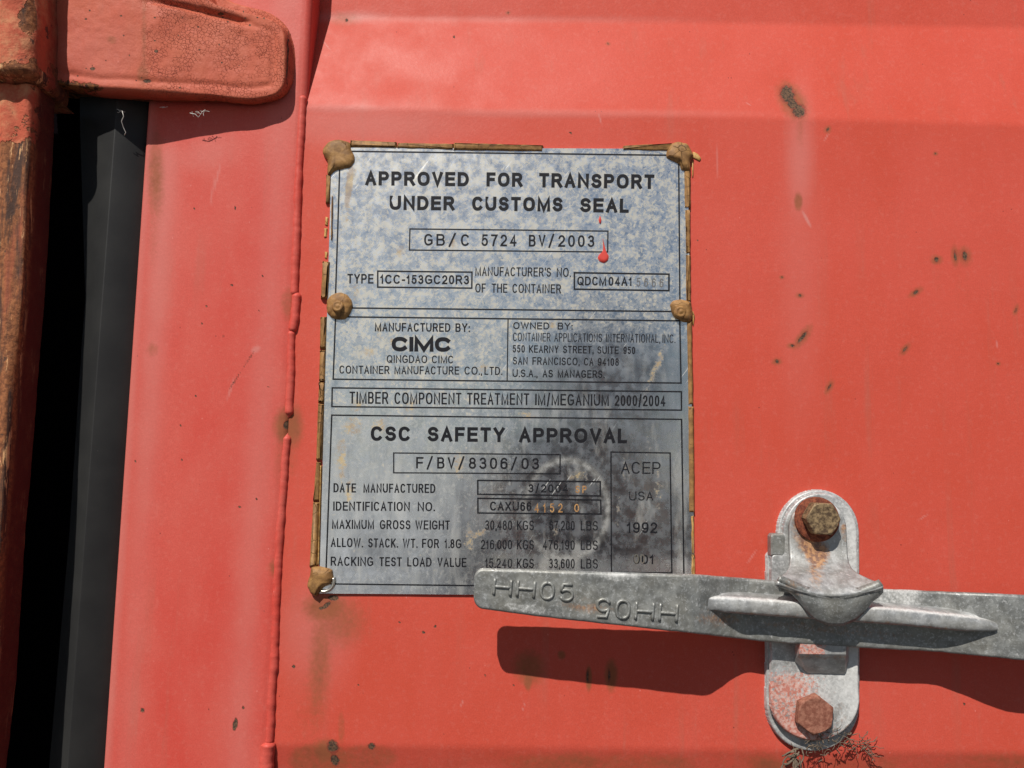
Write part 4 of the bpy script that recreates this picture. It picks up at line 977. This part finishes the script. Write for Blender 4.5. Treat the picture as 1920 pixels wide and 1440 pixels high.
def bent(name, rows_):
    Q = np.array(rows_); V = P(Q[..., 0], Q[..., 1], Q[..., 2]); V[..., 1] -= .00022 * fbm(V[..., 0] * 170, V[..., 2] * 170, 81, 3)
    px, py = toimg(V)
    rst = .16 * sst(1040, 1100, py) + .60 * blob(px, py, 1530, 1030, 34, 22, 20, .7) + .5 * blob(px, py, 1530, 1060, 18, 40, 0, .8) + .5 * blob(px, py, 1500, 985, 24, 40, 0, .6) + .6 * blob(px, py, 1583, 995, 9, 18) + .4 * blob(px, py, 1545, 942, 30, 8) + .3 * blob(px, py, 1480, 1105, 30, 8, 20)  # first term colours the sloped neck darker against the sun; the rest is rust
    o = grid(name, V, m_galv if name == 'catch_hook' else m_grip, br, {'white': .15 + .65 * (1 - sst(950, 985, py)) + .25 * sst(1150, 1172, py), 'rust': rst, 'pink': 0 * px})  # lip takes the darker zinc, so its shade is in the colour
    m_ = o.modifiers.new('thick', 'SOLIDIFY'); m_.thickness = .0034 if name == 'hook_lip' else .0026; m_.offset = -1
    return o
bent('catch_hook', rows); bent('hook_lip', lip)
# bent lug below the handle
q_ = [(1503, 1188, .017), (1588, 1191, .017), (1586, 1227, .017), (1498, 1226, .017), (1584, 1264, .0085), (1514, 1262, .0085), (1490, 1188, .007), (1489, 1242, .007), (1592, 1191, .007), (1592, 1242, .007)]
V = P(*np.array(q_).T)
lug = mk('lower_lug', V, [(0, 1, 2, 3), (3, 2, 4, 5), (0, 3, 7, 6), (3, 5, 7), (1, 8, 9, 2), (2, 9, 4), (0, 6, 8, 1)], m_galv, br, False)
bm = bmesh.new(); bm.from_mesh(lug.data); bmesh.ops.subdivide_edges(bm, edges=bm.edges, cuts=7, use_grid_fill=True); bmesh.ops.recalc_face_normals(bm, faces=bm.faces); bm.to_mesh(lug.data); bm.free()
addattr(lug, lambda x, y: {'white': .2 + 0 * x, 'rust': .5 * np.exp(-((y - 1232) / 7) ** 2), 'pink': .62 * (1 - sst(1535, 1575, x)) * (y < 1228)})

def hexbolt(cx, cy, h0, h1, r_px, rot, mat, name='bolt_head', dome=True):
    C0 = P(cx, cy, h1); r = r_px / FPX * (DIST - h1) * 1.0
    rings = []
    m_ = 48
    ang = np.arange(m_) / m_ * 2 * math.pi
    hexr = np.cos(math.pi / 6) / np.cos((ang - rot + math.pi / 6) % (math.pi / 3) - math.pi / 6)
    for f, g_, h_ in ((1, 0, h0), (1, 0, h1 - .0012), (.99, .15, h1 - .0007), (.90, 1, h1), (.86, 1, h1 - .0001), (.5, 1, h1 + .0001), (.001, 1, h1 + .0002)):
        rr2 = r * (hexr * (1 - g_) + np.minimum(hexr, .93) * g_) * f if f > .95 else r * f * np.ones(m_) * .93
        rings.append(np.stack([C0[0] + rr2 * np.cos(ang), np.full(m_, -h_), C0[2] + rr2 * np.sin(ang)], 1))
    V = np.array(rings); V[..., 1] -= .00022 * fbm(V[..., 0] * 500, V[..., 2] * 500, 91, 3)
    o = grid(name, V, mat, br, wrap=True)
    for p in o.data.polygons:
        if p.index < m_ * 1: p.use_smooth = False
    return o
def disc(name, cx, cy, h0, h1, r_px, mat, n=56):
    C0 = P(cx, cy, h1); r = r_px / FPX * (DIST - h1); ang = np.arange(n) / n * 2 * math.pi
    V = np.array([np.stack([C0[0] + r * f * np.cos(ang), np.full(n, -h_), C0[2] + r * f * np.sin(ang)], 1) for f, h_ in ((1, h0), (1, h1 - .0004), (.97, h1), (.5, h1), (.01, h1))])
    V[..., 1] -= .00012 * fbm(V[..., 0] * 400, V[..., 2] * 400, 95, 3)
    return grid(name, V, mat, br, wrap=True)
disc('washer', 1533, 974, .0100, .0123, 41, m_washer)
hexbolt(1545, 973, .0120, .0195, 33, math.radians(28), m_bolt)
disc('bolt_shank', 1541, 978, .0110, .0140, 26, m_washer)
hexbolt(1530, 1342, .0070, .0125, 36, math.radians(52), m_bolt2)

# ------------------------------------------------------------------ webs and debris
rn = random.Random(11)
def wander(x, y, h, n, st, dx=0, dy=0, hz=.0006):
    a = rn.uniform(0, 6.28); pts = []
    for k in range(n):
        pts.append((x, y, h)); a += rn.uniform(-.9, .9); x += math.cos(a) * st + dx; y += math.sin(a) * st + dy; h = max(.0008, h + rn.uniform(-hz, hz))
    q = np.array(pts); return P(q[:, 0], q[:, 1], q[:, 2])
pt = []
for k in range(44):
    u_ = rn.random(); cx, cy = 1490 + 115 * u_ + rn.gauss(0, 7), 1399 - 26 * abs(u_ - .3) + rn.gauss(0, 7) + (rn.random() < .3) * 14
    pt.append((wander(cx, cy, rn.uniform(.0045, .009), rn.randint(5, 10), 2.3, rn.uniform(-.3, .5), rn.uniform(-.4, .5)), rn.choice((.00012, .0002, .00035))))
for k in range(14): pt.append((wander(1522 + rn.uniform(-30, 60), 1374 + rn.gauss(0, 9), .009, 7, 3, .3, .1), .00014))
for k in range(20): pt.append((wander(1492 + rn.gauss(0, 5), 1402 + rn.uniform(0, 20), .006, 12, 2.6, -.6, 2.3), rn.choice((.0002, .0004, .0006))))
for k in range(26): pt.append((wander(1590 + rn.uniform(0, 40), 1385 + rn.uniform(0, 25), .004, 9, 2.8, .8, .5), .00018))
o = tubes('cobweb_tuft', pt, m_web, None, 5)
o['label'] = 'dusty brown cobweb and dry fibres hanging from the bottom bolt of the bracket'; o['category'] = 'cobweb'
pt = []
for cx, cy in ((225, 208), (300, 203), (378, 210), (365, 212)):
    for k in range(3): pt.append((wander(cx + rn.uniform(-5, 5), cy + rn.uniform(-3, 1), .012, 6, 1.8, rn.uniform(-.5, .8), .3), .00013))
q = np.array([(229, 208, .014), (232, 218, .013), (228, 227, .012), (231, 238, .010), (236, 248, .009), (233, 254, .008)]); pt.append((P(q[:, 0], q[:, 1], q[:, 2]), .00022))
q = np.array([(356, 212, .012), (366, 214, .012), (372, 220, .011), (380, 209, .012), (385, 206, .012)]); pt.append((P(q[:, 0], q[:, 1], q[:, 2]), .00022))
o = tubes('thread_remnant', pt, m_thread, None, 5)
o['label'] = 'pale frayed threads caught under the lower edge of the hinge'; o['category'] = 'thread'

# ------------------------------------------------------------------ the photographer, mirrored in the plate
m_cloth = M('dark navy clothes', 0.9); m_cloth.set('Base Color', m_cloth.mix(m_cloth.noise(200, 3), (0.012, 0.014, 0.022), (0.03, 0.032, 0.045))); m_cloth = m_cloth.m
m_skin = M('skin', 0.5); m_skin.set('Base Color', m_skin.mix(m_skin.noise(60, 3), (0.42, 0.23, 0.16), (0.50, 0.29, 0.21))); m_skin = m_skin.m
m_hair = M('dark hair', 0.7); m_hair.set('Base Color', (0.02, 0.015, 0.012)); m_hair = m_hair.m
m_phone = M('black phone case', 0.4); m_phone.set('Base Color', (0.012, 0.012, 0.014)); m_phone = m_phone.m
def skinned(name, verts, edges, mat, parent, sub=2, root=0):
    off = np.zeros(3) if parent is None else np.array(parent.location)
    me = bpy.data.meshes.new(name); me.from_pydata([tuple(np.array(v[:3]) - off) for v in verts], edges, []); me.update()
    o = bpy.data.objects.new(name, me); COL.objects.link(o); o.parent = parent
    me.materials.append(mat)
    md = o.modifiers.new('skin', 'SKIN'); md.use_smooth_shade = True
    for k, v in enumerate(verts):
        sv = me.skin_vertices[0].data[k]; sv.radius = (v[3], v[4] if len(v) > 4 else v[3]); sv.use_root = (k == root)
    ss = o.modifiers.new('sub', 'SUBSURF'); ss.levels = ss.render_levels = sub
    return o
man = thing('person', 'person in dark clothes holding up a phone, seen only mirrored in the steel plate', 'person', (.14, -1.02, 0))
X0 = .15
vs = [(X0, -1.02, .84, .16, .12), (X0, -.98, .98, .15, .11), (X0, -.90, 1.12, .17, .11), (X0, -.86, 1.24, .15, .10), (X0, -.83, 1.31, .06, .06),
      (X0 - .19, -.86, 1.25, .065), (X0 - .22, -.74, 1.03, .05), (X0 - .12, -.56, 1.22, .035),
      (X0 + .19, -.86, 1.25, .065), (X0 + .24, -.74, 1.03, .05), (X0 + .08, -.56, 1.24, .035),
      (X0 - .10, -1.02, .78, .10), (X0 - .13, -.98, .44, .065), (X0 - .13, -1.08, .09, .045), (X0 - .14, -.95, .04, .04),
      (X0 + .10, -1.02, .78, .10), (X0 + .13, -.98, .44, .065), (X0 + .13, -1.08, .09, .045), (X0 + .14, -.95, .04, .04)]
es = [(0, 1), (1, 2), (2, 3), (3, 4), (3, 5), (5, 6), (6, 7), (3, 8), (8, 9), (9, 10), (0, 11), (11, 12), (12, 13), (13, 14), (0, 15), (15, 16), (16, 17), (17, 18)]
skinned('clothing', vs, es, m_cloth, man)
skinned('head', [(X0, -.83, 1.33, .05), (X0, -.80, 1.41, .066, .078), (X0, -.80, 1.48, .082, .098), (X0, -.80, 1.55, .070, .084), (X0, -.695, 1.465, .012)], [(0, 1), (1, 2), (2, 3), (2, 4)], m_skin, man)
skinned('hair', [(X0, -.835, 1.46, .085, .09), (X0, -.81, 1.54, .098, .11), (X0, -.80, 1.60, .080, .09)], [(0, 1), (1, 2)], m_hair, man)
for sx_, hx, hz in ((-1, X0 - .12, 1.22), (1, X0 + .08, 1.24)):
    tx, tz = (.0, 1.325) if sx_ < 0 else (.135, 1.33)
    b0 = np.array([hx, -.56, hz]); p0 = np.array([tx - .012 * sx_ * -1, -.50, tz - .035])
    vs = [(*b0, .026), (*p0, .030, .018)]; es = [(0, 1)]
    for k in range(4):
        a = p0 + np.array([(k - 1.5) * .017, .005, .022]); b_ = a + np.array([0, .022, .018 + .004 * (k in (1, 2))]); c_ = b_ + np.array([0, .020, -.002])
        n_ = len(vs); vs += [(*a, .009), (*b_, .0085), (*c_, .0075)]; es += [(1, n_), (n_, n_ + 1), (n_ + 1, n_ + 2)]
    a = p0 + np.array([-.03 * sx_ * -1 * -1, -.01, .01]); n_ = len(vs); vs += [(*a, .010), (*(a + np.array([.005 * sx_, -.005, .03])), .009)]; es += [(1, n_), (n_, n_ + 1)]
    skinned('hand', vs, es, m_skin, man, 1)
ph = mk('phone', [(x_, y_, z_) for x_ in (-.012, .138) for y_ in (-.452, -.444) for z_ in (1.318, 1.394)], [(0, 1, 3, 2), (4, 6, 7, 5), (0, 4, 5, 1), (2, 3, 7, 6), (0, 2, 6, 4), (1, 5, 7, 3)], m_phone, None, False)
bevel(ph, .003); ph['label'] = 'black phone held level in front of the plate, seen only as a dark reflection'; ph['category'] = 'phone'
